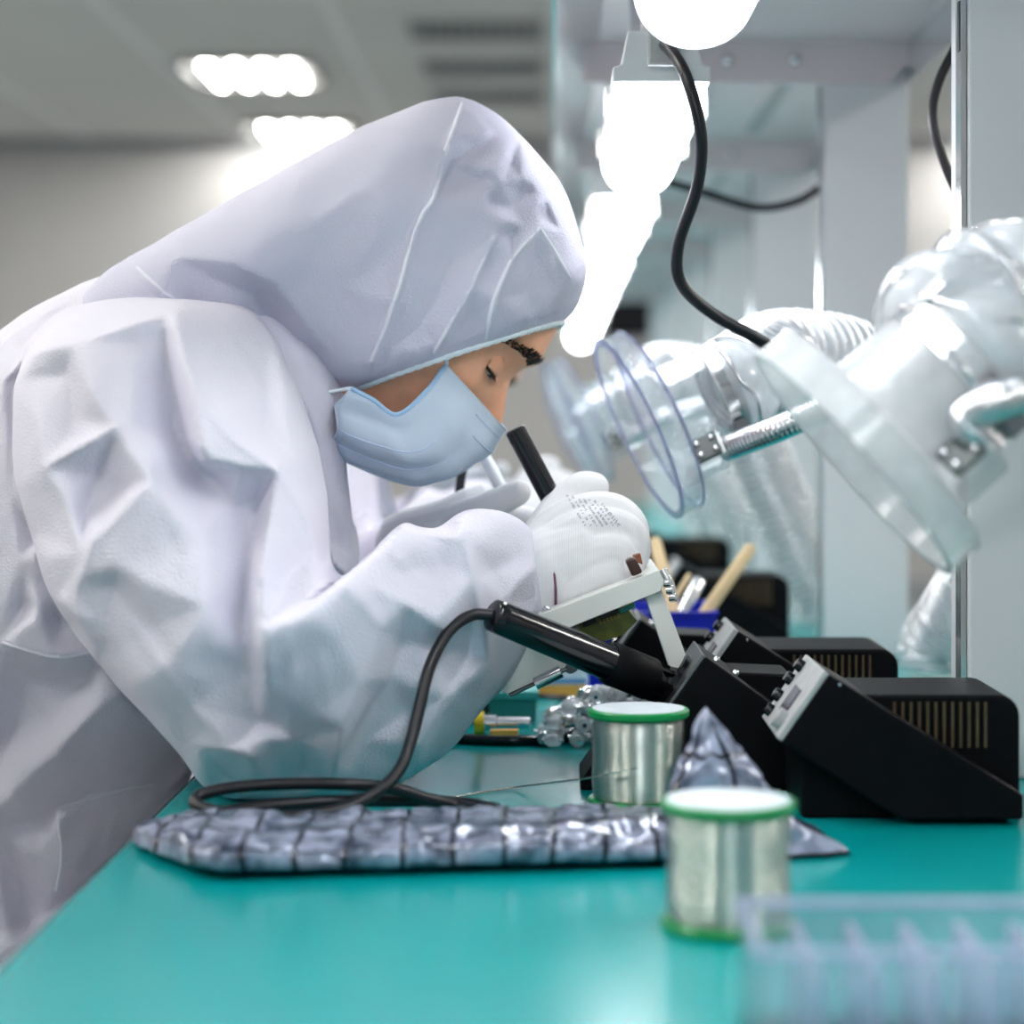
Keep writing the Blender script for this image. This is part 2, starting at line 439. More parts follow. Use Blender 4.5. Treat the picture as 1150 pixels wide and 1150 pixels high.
# dark screen on the far wall
t = root('wall_screen', (0.42, RY1, 1.45), 'dark blue-black screen on the far wall beyond the bench lamps', 'screen')
MB().box(0.28, 0.56, RY1 - 0.05, RY1, 1.47, 1.75).build('housing', M_screen, t, bevel=0.01)
MB().box(0.30, 0.54, RY1 - 0.053, RY1 - 0.05, 1.49, 1.73).build('panel', M_blackg, t)
t = root('wall_shelf', (0.78, RY1, 1.60), 'thin grey shelf on the far wall beside the dark screen', 'shelf')
MB().box(0.56, 1.0, RY1 - 0.2, RY1, 1.60, 1.63).build('board', M_vent, t)
for xx in (0.62, 0.92): MB().prism([(xx, 1.60), (xx + 0.02, 1.60), (xx + 0.02, 1.48), (xx, 1.48)], RY1 - 0.02, RY1).build('bracket', M_vent, t)

# ================================================================== BENCH AND OVERHEAD FRAME
BX0, BX1, BY0, BY1 = -0.23, 0.40, -2.2, 6.2
t = root('workbench', (0.1, 2.6, 0), 'long workbench with a glossy teal top and grey steel legs', 'workbench')
MB().box(BX0, BX1, BY0, BY1, DESK - 0.028, DESK).build('tabletop', M_teal, t, bevel=0.003)
MB().box(BX0 - 0.004, BX0, BY0, BY1, DESK - 0.03, DESK - 0.004).build('edge_band', M_edge, t)
for yy in (BY0 + 0.1, -0.7, 0.8, 2.5, 4.2, BY1 - 0.1):
    for xx in (BX0 + 0.36, BX1 - 0.05):
        MB().box(xx - 0.02, xx + 0.02, yy - 0.02, yy + 0.02, 0, DESK - 0.03).build('leg', M_grey, t, bevel=0.002)
for xx in (BX0 + 0.36, BX1 - 0.05):
    MB().box(xx - 0.015, xx + 0.015, BY0 + 0.1, BY1 - 0.1, DESK - 0.07, DESK - 0.03).build('rail', M_grey, t)

PX0, PX1 = 0.265, 0.347
POSTS = [1.36 + 0.72 * k for k in range(-4, 7)]
AZ0, AZ1 = CAMZ + 0.332, CAMZ + 0.371
t = root('overhead_frame', (PX0, 2.0, DESK), 'grey sheet-metal gantry of posts and canopy standing on the teal bench', 'frame')
for yy in POSTS:
    p = MB().box(PX0, PX1, yy, yy + 0.06, DESK, AZ1).build('post', M_grey, t, bevel=0.002)
    m = MB()
    m.box(PX0 - 0.004, PX0 - 0.0005, yy + 0.004, yy + 0.022, DESK, AZ0)
    m.build('slotted_strip', M_lip, p)
    for z in (0.36, 0.30, 0.12):
        MB().box(PX0 - 0.0046, PX0 - 0.0038, yy + 0.008, yy + 0.014, CAMZ + z - 0.06, CAMZ + z - 0.028).build('slot', M_edge, p)
    a = MB().prism([(0.03, AZ0), (PX1 - 0.02, AZ0), (PX1, AZ0 + 0.02), (PX1, AZ1), (0.03, AZ1)], yy - 0.012, yy - 0.0005).build('cross_arm', M_canopy, t)
    for xx in (0.17, 0.235):
        MB().lathe([(0.0001, 0.0045), (0.005, 0.0035), (0.0068, 0.001), (0.0068, 0)], (xx, yy - 0.012, AZ0 + 0.022), (0, -1, 0), 14).build('screw', M_steel, a, 50)
MB().box(0.045, PX1, -1.9, POSTS[-1] + 0.5, AZ1, AZ1 + 0.004).build('canopy_sheet', M_canopy, t)
MB().box(PX1 - 0.003, PX1, -1.9, POSTS[-1] + 0.06, AZ0, AZ1).build('side_rail', M_lip, t)
MB().prism([(0.045, AZ1 + 0.004), (0.045, AZ1), (0.003, AZ1 - 0.016), (0.0, AZ1 - 0.016), (0.0, AZ1 + 0.004)], -1.9, POSTS[-1] + 0.5).build('front_lip', M_lip, t)
for yy in POSTS[5:8]:
    for xx, dy in ((0.222, 0.18), (0.266, 0.20)):
        MB().lathe([(0.0001, 0.006), (0.006, 0.005), (0.007, 0.002), (0.007, 0)], (xx, yy + dy, AZ1), (0, 0, -1), 14).build('canopy_bolt', M_steel, t, 50)
    MB().box(0.243, 0.258, yy + 0.02, yy + 0.6, AZ1 - 0.004, AZ1).build('stiffener', M_panel, t)

# bench lamps
LX = 0.074
def bench_lamp(y0, first):
    zt, zb = CAMZ + 0.266, CAMZ + 0.2316
    L = 0.40
    lb = 'glowing white batten lamp without a cord, under the canopy'
    t = root('batten_lamp', (LX, y0, zt), lb, 'lamp', 'row of batten lamps under the canopy')
    hw = 0.033
    MB().prism([(LX - hw, zb), (LX + hw, zb), (LX + hw, zb + 0.010), (LX + hw - 0.006, zb + 0.012), (LX + hw - 0.010, zt), (LX - hw + 0.010, zt), (LX - hw + 0.006, zb + 0.012), (LX - hw, zb + 0.010)], y0, y0 + L).build('housing', M_grey, t, bevel=0.001)
    prof = [(LX + (hw - 0.002) * math.cos(a), zb - 0.001 - 0.034 * math.sin(a) ** 0.8 if math.sin(a) > 1e-6 else zb - 0.001) for a in (math.pi * k / 22 for k in range(23))]
    rings = []
    for yy, s in ((y0 + 0.001, 0.90), (y0 + 0.004, 0.97), (y0 + 0.010, 1.0), (y0 + L - 0.010, 1.0), (y0 + L - 0.004, 0.97), (y0 + L - 0.001, 0.90)):
        rings.append([(LX + (x - LX) * s, yy, zb - 0.001 + (z - zb + 0.001) * s) for x, z in prof])
    MB().loft(rings).build('diffuser', M_lamp, t, 50)
    for yy in (y0 + 0.09, y0 + L - 0.09):
        for sx in (-1, 1):
            MB().box(*sorted((LX + sx * (hw - 0.001), LX + sx * (hw + 0.004))), yy - 0.012, yy + 0.012, zb - 0.012, zb + 0.010).build('clip', M_white, t, bevel=0.001)
        MB().box(LX - 0.010, LX + 0.010, yy - 0.006, yy + 0.006, zt, AZ1).build('hanger', M_grey, t)
    g = MB().box(LX - 0.010, LX + 0.012, y0 - 0.006, y0 + 0.001, zb + 0.010, zt - 0.002).build('gland_plate', M_panel, t, bevel=0.002)
    MB().lathe([(0.0045, 0), (0.0045, 0.006), (0.003, 0.007)], (LX + 0.002, y0 - 0.006, zb + 0.024), (0, -1, 0), 14).build('gland', M_dsteel, g, 50)
    return t
lamp0 = bench_lamp(1.44, True)
for k in (-4, -3, -2, -1, 1, 2, 3, 4, 5): copy_tree(lamp0, None, (0, 0.72 * k, 0))
lamp0['label'] = 'glowing white batten lamp with a black cord leaving its near end'

def cord(name, pts, r, label, n=60, m=M_cord, cat='cord', seg=10):
    pts = [Vector((p[0], p[1], max(p[2], DESK + r + 0.0006))) for p in pts]
    o = MB().tube(pts, r, seg, n).build(name, m, None, 180, cat=cat); o['label'] = label
    return o
cord('lamp_cord', [(LX + 0.002, 1.428, CAMZ + 0.2556), P(770, 85, 1.40), P(787, 150, 1.40), P(783, 210, 1.42), P(762, 275, 1.44), P(765, 318, 1.45), P(800, 352, 1.46), P(850, 380, 1.47), P(910, 415, 1.49), P(955, 450, 1.46), P(1010, 462, 1.42), P(1075, 460, 1.385)], 0.0042,
     'black cord hanging in an S from a batten lamp past the fume hoods', 90)
cord('canopy_cord', [P(735, 200, 2.1), P(790, 216, 2.1), P(850, 233, 2.1), P(895, 226, 2.1), P(924, 208, 2.1), P(940, 195, 2.12)], 0.0042, 'black cord sagging under the canopy towards the second post', 50)
cord('post_cord', [P(1092, -107, 1.52), P(1096, -40, 1.52), P(1078, 40, 1.52), P(1055, 90, 1.52), P(1047, 130, 1.52), P(1058, 175, 1.52), P(1080, 225, 1.52), P(1105, 260, 1.52), P(1095, 270, 1.5), P(1072, 272, 1.5), P(1062, 290, 1.5), P(1075, 330, 1.5), P(1100, 350, 1.46), Vector((0.29, 1.421, CAMZ + 0.06))], 0.0036, 'black cord bowed between the side rail and the first post', 70)

# ================================================================== FUME HOODS
def fume_hood(C, a, Rf, hosepts, neckpts, label, mclear, brk_dir, rn=0.034, pitch=0.0092):
    a = Vector(a).normalized(); C = Vector(C)
    t = root('fume_hood', tuple(C), label, 'fume hood', 'clear fume extraction hoods along the bench')
    # flange: shallow round dish, open at the front
    MB().lathe([(Rf, 0), (Rf, 0.017), (Rf - 0.003, 0.0195), (rn + 0.002, 0.0215), (rn + 0.002, 0.019), (Rf - 0.004, 0.017), (Rf - 0.0028, 0)], C, a, 72, True).build('flange', mclear, t, 40)
    MB().lathe([(Rf + 0.0012, -0.0008), (Rf + 0.0012, 0.0012), (Rf - 0.0035, 0.0012), (Rf - 0.0035, -0.0008)], C, a, 72, True).build('rim', M_edgeclear if mclear is M_clear else mclear, t, 40)
    MB().lathe([(Rf + 0.0008, 0.0165), (Rf + 0.0008, 0.0185), (Rf - 0.0022, 0.0200), (Rf - 0.0022, 0.0175)], C, a, 72, True).build('rear_rim', M_edgeclear if mclear is M_clear else mclear, t, 40)
    MB().lathe([(rn + 0.004, 0.021), (rn + 0.001, 0.03), (rn, 0.085), (rn - 0.002, 0.085), (rn - 0.001, 0.03), (rn + 0.002, 0.021)], C, a, 48, True).build('neck', mclear, t, 40)
    c = MB().lathe([(rn + 0.0005, 0.062), (rn + 0.0018, 0.062), (rn + 0.0018, 0.076), (rn + 0.0005, 0.076)], C, a, 48, True).build('hose_clamp', M_steel, t, 40)
    side = a.cross(Vector((0, 1, 0))).normalized()
    if side.z > 0: side = -side
    q = C + a * 0.069 + (side * 0.75 + Vector((0, -0.66, 0))).normalized() * (rn + 0.005)
    MB().obox(q, a * 0.006, side.cross(a) * 0.008, side * 0.0045).build('clamp_screw', M_dsteel, c, bevel=0.001)
    # gooseneck and its clear block
    sd = Vector(brk_dir).normalized()
    b0 = C + a * 0.034 + sd * 0.047
    fwd = a; nn = fwd.cross(sd).normalized()
    k = MB().obox(b0, fwd * 0.022, sd * 0.012, nn * 0.011).build('arm_block', mclear, t, bevel=0.003)
    outn = nn if nn.y < 0 else -nn
    MB().obox(b0 + fwd * 0.006 + outn * 0.0125, fwd * 0.010, sd * 0.010, outn * 0.0015).build('block_plate', M_plate, k, bevel=0.001)
    for i in (-1, 1):
        for j in (-1, 1):
            MB().lathe([(0.0022, 0), (0.0022, 0.0015), (0.001, 0.0024)], b0 + fwd * (0.006 + i * 0.006) + sd * j * 0.005 + outn * 0.0138, outn, 10).build('block_screw', M_steel, k, 40)
    gp = catmull(np.array([tuple(b0 + fwd * 0.02)] + [tuple(p) for p in neckpts]), 400)
    MB().tube(gp, [0.0098 + 0.00022 * math.sin(i * 1.1) for i in range(400)], 12).build('gooseneck', M_steel, t, 60)
    # ribbed duct
    hp = [tuple(C + a * 0.066), tuple(C + a * 0.085)] + [tuple(p) for p in hosepts]
    n = 40
    hp = catmull(np.array(hp), n)
    ln = np.r_[0, np.cumsum(np.linalg.norm(np.diff(hp, axis=0), axis=1))]
    m = int(ln[-1] / 0.0013)
    tt = np.linspace(0, ln[-1], m)
    hp = np.stack([np.interp(tt, ln, hp[:, i]) for i in range(3)], 1)
    rr = rn - 0.0005 + pitch * 0.33 * np.sin(tt / pitch * 2 * math.pi)
    rr[:6] = np.linspace(rn - 0.001, rr[6], 6)
    h = MB().tube(hp, rr, 30, None, False).build('duct_hose', M_hose, t, 180)
    # wire helix in the duct wall
    up = None; pts = []
    step = 0.0022; ms = int(ln[-1] / 0.0013)
    sp = 14
    for i in range(0, m - 1):
        tg = Vector(hp[min(i + 1, m - 1)] - hp[max(i - 1, 0)]).normalized()
        if up is None: up = tg.orthogonal().normalized()
        up = (up - tg * up.dot(tg)).normalized(); sd_ = tg.cross(up)
        for j in range(3):
            s_ = tt[i] + 0.0013 * j / 3
            an = 2 * math.pi * s_ / pitch
            pts.append(Vector(hp[i]) + tg * (0.0013 * j / 3) + (up * math.cos(an) + sd_ * math.sin(an)) * (rn + 0.0026))
    MB().tube(pts, 0.0013, 5).build('wire_coil', M_steel, h, 180)
    return t

C1 = P(716, 482, 1.58)
h1 = fume_hood(C1, (0.895, 0.15, 0.415), 0.0715,
    [P(868, 404, 1.64), P(905, 402, 1.66), P(965, 415, 1.69), P(1030, 470, 1.72), P(1080, 560, 1.75), P(1108, 630, 1.80), P(1082, 690, 1.86), P(1056, 726, 1.885), P(1052, 756, 1.885)],
    [P(870, 483, 1.535), P(940, 455, 1.53), P(1010, 440, 1.52), P(1070, 440, 1.50), P(1135, 455, 1.46)],
    'clear round fume hood with ribbed duct facing the masked worker', M_clear, (0.30, -0.55, -0.78))
C2 = P(957, 520, 1.07)
h2 = fume_hood(C2, (0.75, 0.02, 0.66), 0.0720,
    [P(1080, 362, 1.09), P(1125, 345, 1.10), P(1185, 348, 1.13), P(1260, 400, 1.17), P(1310, 500, 1.20)],
    [P(1085, 470, 1.03), P(1130, 448, 1.03), P(1190, 432, 1.05), P(1270, 440, 1.12), P(1340, 470, 1.3)],
    'milky scuffed fume hood with metal gooseneck in front of the first post', M_glarewhite, (0.45, -0.65, -0.55), 0.041, 0.0135)
C3 = P(640, 478, 2.30)
h3 = fume_hood(C3, (0.90, 0.14, 0.40), 0.0715,
    [P(740, 425, 2.36), P(790, 430, 2.38), P(835, 480, 2.40), P(872, 560, 2.42), P(903, 630, 2.43), P(922, 673, 2.43), P(924, 695, 2.43)],
    [P(745, 470, 2.26), P(800, 455, 2.26), P(840, 450, 2.28), P(870, 452, 2.20), P(905, 460, 2.13)],
    'clear fume hood behind the first worker, duct sloping down behind the second post', M_clear, (0.30, -0.55, -0.78))
for k, lb in ((1, 'clear fume hood third along the bench, beyond the second worker'), (2, 'clear fume hood at the far end of the bench row')):
    c = copy_tree(h3, None, (0, 0.72 * k, 0)); c['label'] = lb

# ================================================================== SOLDERING STATIONS AND IRON HOLDERS
def W(px, py, Y):
    p = P(px, py, Y); return (p.x, p.z)
def station(label):
    Y0 = 1.20
    t = root('soldering_station', (0.2, 1.25, DESK), label, 'soldering station', 'black soldering stations along the bench')
    x0, x1 = 0.143, 0.268
    zt = 0.8207
    body = [(x0, DESK), (x1, DESK), (x1, zt - 0.012)]
    body += [(x1 - 0.012 + 0.012 * math.cos(a), zt - 0.012 + 0.012 * math.sin(a)) for a in (R(18), R(36), R(54), R(72))]
    body += [(x1 - 0.012, zt), (x0 + 0.01, zt), (x0, zt - 0.02)]
    MB().prism(body, 1.224, 1.311).build('body', M_black, t, bevel=0.002)
    for k in range(12):
        xx = P(1005 + 9.3 * k, 785, 1.222).x
        MB().box(xx - 0.0008, xx + 0.0008, 1.2225, 1.2245, zt - 0.030, zt - 0.004).build('vent_fin', M_brass, t)
    blk = [W(931, 757, Y0), W(1150, 893, Y0), W(1150, 921, Y0), W(1012, 921, Y0), W(878, 833, Y0)]
    b = MB().prism(blk, Y0 + 0.001, 1.288).build('control_block', M_black, t, bevel=0.0015)
    a0 = Vector((blk[0][0], 0, blk[0][1])); a1 = Vector((blk[4][0], 0, blk[4][1]))
    d = (a1 - a0); ln = d.length; d.normalize(); nr = Vector((-abs(d.z), 0, -d.x if d.x > 0 else abs(d.x)))
    nr = Vector((d.z, 0, -d.x));
    if nr.x > 0: nr = -nr
    c = (a0 + a1) / 2 + Vector((0, (Y0 + 1.289) / 2, 0))
    pl = MB().obox(c + nr * 0.0015, d * (ln / 2), Vector((0, 0.0435, 0)), nr * 0.0018).build('front_panel', M_panel, b, bevel=0.0008)
    MB().obox(c + nr * 0.0036 + Vector((0, -0.008, 0)) + d * 0.003, d * 0.009, Vector((0, 0.013, 0)), nr * 0.0006).build('display', M_lcd, b)
    for i, (dd, yy) in enumerate(((-0.016, 0.026), (-0.006, 0.03), (0.006, 0.03), (0.016, 0.026))):
        MB().lathe([(0.004, 0), (0.0038, 0.004), (0.003, 0.005)], c + nr * 0.003 + Vector((0, yy, 0)) + d * dd, nr, 14).build('knob', M_blackg, b, 50)
    MB().lathe([(0.006, 0), (0.006, 0.005), (0.004, 0.006)], c + nr * 0.003 + Vector((0, -0.026, 0)) + d * 0.014, nr, 16).build('socket', M_panel, b, 50)
    MB().lathe([(0.0010, 0), (0.0008, 0.0004)], (a0.x + 0.006, Y0 + 0.001, a0.z - 0.006), (0, -1, 0), 10).build('rivet', M_steel, b, 50)
    return t
st0 = station('black soldering station with grey slanted panel, right beside the first post')
c = copy_tree(st0, None, (-0.029, 0.25, 0)); c['label'] = 'black soldering station with bronze vents, directly behind the nearest station'
c = copy_tree(st0, None, (-0.024, 0.97, 0)); c['label'] = 'black soldering station standing beyond the blue parts bin'
c = copy_tree(st0, None, (-0.024, 1.69, 0)); c['label'] = 'black soldering station furthest along the bench'

def holder(label):
    Y0 = 1.316
    t = root('iron_holder', (0.1, 1.36, DESK), label, 'iron holder', 'black soldering iron holders along the bench')
    def z(px, py): return W(px, py, Y0)
    b = MB().prism([z(792, 737), z(886, 803), (z(886, 803)[0], DESK), (z(738, 880)[0], DESK), z(746, 803)], Y0, Y0 + 0.03).build('wedge', M_black, t, bevel=0.0015)
    MB().prism([z(792, 737), z(826, 761), z(895, 764), (z(895, 764)[0], DESK), (z(742, 880)[0], DESK), z(748, 803)], Y0 + 0.03, Y0 + 0.085).build('rear_block', M_black, t, bevel=0.0015)
    # chromed slanted mouth
    p0, p1 = Vector((z(792, 737)[0], 0, z(792, 737)[1])), Vector((z(746, 803)[0], 0, z(746, 803)[1]))
    d = (p1 - p0); ln = d.length; d.normalize(); nr = Vector((d.z, 0, -d.x)); nr = -nr if nr.x > 0 else nr
    c = (p0 + p1) / 2 + Vector((0, Y0 + 0.042, 0))
    MB().obox(c + nr * 0.0008, d * (ln / 2), Vector((0, 0.0425, 0)), nr * 0.0012).build('mouth_plate', M_dsteel, t, bevel=0.0006)
    MB().lathe([(0.014, -0.001), (0.015, 0.003), (0.0125, 0.004), (0.0115, -0.001)], c + nr * 0.002, nr, 24, True).build('socket_ring', M_blackg, t, 50)
    for k in (0.008, 0.02):
        MB().lathe([(0.0022, 0), (0.0022, 0.002), (0.001, 0.003)], (p0.x + k, Y0 + 0.02, p0.z - k * 0.70 + 0.0005), (0.57, 0, 0.82), 10).build('top_screw', M_steel, t, 50)
    return t
hd0 = holder('black slanted holder with the soldering iron resting in its mouth')
MB().prism([(P(652, 0, 1.33).x, DESK), (P(652, 0, 1.33).x, DESK + 0.006), (P(672, 0, 1.33).x, DESK + 0.022), (P(683, 0, 1.33).x, DESK + 0.03), (P(742, 0, 1.33).x, DESK + 0.03), (P(742, 0, 1.33).x, DESK)], 1.318, 1.385).build('foot', M_black, hd0, bevel=0.001)
hd1 = root('iron_holder', (0.07, 1.61, DESK), 'empty black slanted iron holder behind the white test chassis', 'iron holder', 'black soldering iron holders along the bench')
for ch in list(hd0.children):
    if not ch.name.startswith('foot'): copy_tree(ch, hd1)
hd1.location = Vector(hd0.location) + Vector((-0.029, 0.25, 0)); ORG[hd1] = hd1.location.copy()
c = copy_tree(hd1, None, (0.005, 0.72, 0)); c['label'] = 'black iron holder standing beyond the blue parts bin'

# ------------------------------------------------------------------ soldering iron in the holder with its cord
ia, ib = P(557, 692, 1.285), P(762, 776, 1.352)
ax = (ib - ia).normalized(); L = (ib - ia).length
t = root('soldering_iron', tuple(ia), 'black soldering iron parked in the slanted holder, cord trailing', 'soldering iron')
MB().lathe([(0.0085, -0.003), (0.0098, -0.002), (0.0102, 0.004), (0.0108, 0.05), (0.0115, L * 0.62)], ia, ax, 28).build('handle', M_blackg, t, 50)
MB().lathe([(0.0120, L * 0.60), (0.0136, L * 0.615), (0.0136, L * 0.83), (0.0125, L * 0.84)], ia, ax, 28).build('grip', M_black, t, 40)
MB().lathe([(0.0105, L * 0.84), (0.0118, L * 0.85), (0.0100, L * 0.89), (0.0125, L * 0.92), (0.0135, L * 0.96), (0.010, L * 1.0)], ia, ax, 8).build('lock_nut', M_blackg, t, 30)
u_ = ax.orthogonal().normalized(); w2 = ax.cross(u_)
for k in range(8):
    an = 2 * math.pi * k / 8
    dr = u_ * math.cos(an) + w2 * math.sin(an)
    MB().obox(ia + ax * L * 0.865 + dr * 0.0112, ax * 0.006, dr.cross(ax) * 0.0016, dr * 0.0014).build('collar_rib', M_black, t)
cord_pts = [ia + ax * -0.002, P(530, 691, 1.282), P(505, 708, 1.27), P(484, 745, 1.255), P(472, 790, 1.245), P(462, 830, 1.235), P(448, 865, 1.222), P(420, 892, 1.205), P(380, 910, 1.192), P(320, 917, 1.185), P(260, 914, 1.185), P(222, 905, 1.19), P(225, 893, 1.20), P(265, 884, 1.205), P(330, 880, 1.21), P(395, 881, 1.212), P(440, 885, 1.222), P(480, 897, 1.235), P(515, 908, 1.243), P(545, 918, 1.222)]
cord_pts = [Vector((p.x, p.y, max(p.z, DESK + 0.0042))) for p in cord_pts]
MB().tube(cord_pts, 0.0036, 12, 170).build('cord', M_cord, t, 180)
cord('loose_cord', [P(215, 928, 1.19), P(240, 914, 1.20), P(300, 905, 1.205), P(380, 900, 1.215), P(450, 899, 1.235), P(520, 908, 1.25), P(560, 917, 1.228)], 0.0036, 'black cord lying flat under the coiled iron cord', 60)

# ================================================================== SOLDER SPOOLS
def spool(x, y, label):
    t = root('solder_spool', (x, y, DESK), label, 'solder spool', 'green flanged solder spools')
    H = 0.0574; r = 0.0302
    for z0, nm in ((0, 'bottom_flange'), (H - 0.0048, 'top_flange')):
        MB().lathe([(0.006, z0), (r - 0.001, z0), (r, z0 + 0.001), (r, z0 + 0.0038), (r - 0.001, z0 + 0.0048), (0.006, z0 + 0.0048)], (x, y, DESK), (0, 0, 1), 56).build(nm, M_green, t, 40)
    MB().lathe([(0.006, H - 0.0046), (0.0275, H - 0.0046), (0.0275, H + 0.0003), (0.006, H + 0.0003)], (x, y, DESK), (0, 0, 1), 48).build('top_label', M_label, t, 40)
    prof = []
    n = 40; z0, z1 = 0.005, H - 0.005
    for k in range(n):
        for j in range(4):
            ph = (k + j / 4) / n
            bow = 0.0263 + 0.0009 * math.sin(math.pi * ph) + 0.0005 * math.sin(ph * 9)
            prof.append((bow + 0.0005 * math.sin(math.pi * j / 4 + 0.2), z0 + (z1 - z0) * ph))
    MB().lathe(prof, (x, y, DESK), (0, 0, 1), 56).build('wound_wire', M_solder, t, 180)
    return t
s1 = spool(0.079, 0.958, 'solder spool standing alone in front of the silver bags')
c = spool(0.0512, 1.268, 'solder spool with a loose wire end, beside the black iron holder')
MB().tube([P(745, 860, 1.236), P(715, 862, 1.234), P(690, 867, 1.238), P(660, 874, 1.25), P(620, 879, 1.285), P(580, 884, 1.32), P(540, 890, 1.305), P(500, 897, 1.285)], 0.0006, 6, 60).build('loose_wire', M_solder, c, 180)

# ================================================================== SILVER BAGS
def bag_long():
    nx, nv = 150, 40
    m = MB(); pts = []; uv = []
    for i in range(nx):
        u = i / (nx - 1); X = -0.226 + 0.286 * u
        k = min(1, (u / 0.16)) ** 0.7
        yc = 1.152 - 0.049 * min(1, u / 0.22) + 0.030 * max(0, (u - 0.22) / 0.78); hw = 0.008 + 0.043 * k; ht = 0.007 + 0.0105 * k
        yc -= 0.0
        for j in range(nv):
            a = 2 * math.pi * j / nv
            c_, s_ = math.cos(a), math.sin(a)
            y = yc + hw * math.copysign(abs(c_) ** 0.6, c_)
            z = DESK + 0.0015 + ht / 2 + ht / 2 * math.copysign(abs(s_) ** 0.55, s_)
            q = Vector((X * 30, y * 30, z * 30))
            d = noise.noise(q * 1.5) * 0.004 + (0.5 - noise.voronoi(q * 2.2)[0][0]) * 0.0045
            ez = 0.35 + 0.65 * max(0, s_ + 0.3)
            dz = d * ez * (1 + (1 - k) * 0.5)
            pts.append((X + noise.noise(q * 2) * 0.003, y + d * 0.8 * c_, max(DESK + 0.0008, z + dz)))
            uv.append((X / 0.0257, j / nv * 6.0 + 0.35))
    rings = [pts[i * nv:(i + 1) * nv] for i in range(nx)]
    m.loft(rings); m.uv = uv
    return m
bl = bag_long()
# outward faces
bl.f = [q[::-1] for q in bl.f]
bl.build('shielding_bag', M_bag, None, 180, cat='bag', label='long crumpled silver shielding bag with black grid lying along the bench')
def bag_peak():
    n = 48; rings = []; m = MB(); uv = []
    bx, by = 0.094, 1.125
    for i in range(26):
        u = i / 25
        z = DESK + 0.001 + 0.076 * u
        cx = bx - 0.013 * u; r = (1 - u) ** 0.85
        ring = []
        for j in range(n):
            a = 2 * math.pi * j / n
            q = Vector((math.cos(a) * 2, math.sin(a) * 2, u * 4))
            d = 1 + 0.22 * math.cos(3 * a + 0.6 + u * 2.2) * (1 - u * 0.4) + 0.40 * noise.noise(q * 1.1) * (1 - u * 0.6) + 0.5 * (0.45 - noise.voronoi(q * 1.3)[0][0])
            tail = 0.4 * max(0, math.cos(a)) ** 4 * max(0, 1 - u * 3.2)
            ring.append((cx + math.cos(a) * 0.040 * r * (d + tail) , by + math.sin(a) * 0.026 * r * d, z + 0.004 * noise.noise(q * 2) * u * (1 - u) * 4))
            uv.append((j / n * 5, u * 3))
        rings.append(ring)
    m.loft(rings); m.uv = uv; return m
bp_ = bag_peak()
bp_.build('shielding_bag', M_bag, None, 180, cat='bag', label='small silver bag crumpled into a peak behind a solder spool')

# ================================================================== CLEAR ORGANISER
t = root('organiser_box', (0.17, 0.785, DESK), 'clear plastic compartment box on the bench in front of the solder spool', 'organiser box')
ox0, ox1, oy0, oy1, oh = 0.0712, 0.278, 0.735, 0.815, 0.0425
MB().box(ox0, ox1, oy0, oy1, DESK, DESK + 0.002).build('base', M_box, t)
for nm, b in (('front_wall', (ox0, ox1, oy0, oy0 + .002)), ('rear_wall', (ox0, ox1, oy1 - .002, oy1)), ('end_wall', (ox0, ox0 + .002, oy0 + .002, oy1 - .002)), ('end_wall', (ox1 - .002, ox1, oy0 + .002, oy1 - .002))):
    MB().box(*b, DESK + 0.002, DESK + oh).build(nm, M_box, t, bevel=0.0006)
for k in range(1, 10):
    xx = ox0 + 0.0207 * k
    MB().box(xx - 0.0015, xx + 0.0015, oy0 + 0.002, oy1 - 0.002, DESK + 0.002, DESK + oh - 0.006).build('divider', M_div, t)
m = MB()
for b in ((ox0 - .0015, ox1 + .0015, oy0 - .0015, oy0 + .0025), (ox0 - .0015, ox1 + .0015, oy1 - .0025, oy1 + .0015), (ox0 - .0015, ox0 + .0025, oy0 + .0025, oy1 - .0025), (ox1 - .0025, ox1 + .0015, oy0 + .0025, oy1 - .0025)):
    m.box(*b, DESK + oh, DESK + oh + 0.0022)
m.build('rim', M_div, t)

# ================================================================== WHITE TEST CHASSIS
YC = 1.375
t = root('test_chassis', tuple(P(690, 760, 1.42)), 'tilted white plastic chassis with circuit board under the gloved hand', 'chassis')
def plate(name, poly, y0, y1, m, parent=t, bevel=0.0006):
    q = [W(a, b, y0) for a, b in poly]
    return MB().prism(q, y0, y1).build(name, m, parent, bevel=bevel)
tp = plate('top_bar', [(604, 691), (740, 640), (746, 652), (742, 664), (612, 716)], 1.352, 1.47, M_white)
plate('leg', [(724, 668), (742, 660), (776, 752), (757, 768), (750, 745)], 1.358, 1.366, M_white)
plate('leg', [(724, 668), (742, 660), (776, 752), (757, 768), (750, 745)], 1.455, 1.463, M_white)
plate('side_panel', [(603, 700), (640, 706), (668, 740), (572, 781), (562, 776)], 1.372, 1.465, M_white)
pc = plate('circuit_board', [(634, 703), (700, 678), (716, 697), (700, 713), (660, 727)], 1.385, 1.45, M_pcb)
plate('chip', [(652, 695), (668, 689), (670, 699), (655, 705)], 1.380, 1.385, M_chip, pc)
plate('chip', [(672, 688), (692, 680), (694, 688), (674, 696)], 1.378, 1.385, M_chip, pc)
plate('capacitor', [(637, 701), (648, 697), (651, 707), (641, 711)], 1.379, 1.385, M_dsteel, pc)
plate('relay', [(694, 679), (711, 672), (713, 677), (695, 684)], 1.374, 1.40, M_relay, pc)
plate('terminal', [(695, 684), (713, 677), (714, 682), (697, 690)], 1.374, 1.40, M_tealpart, pc)
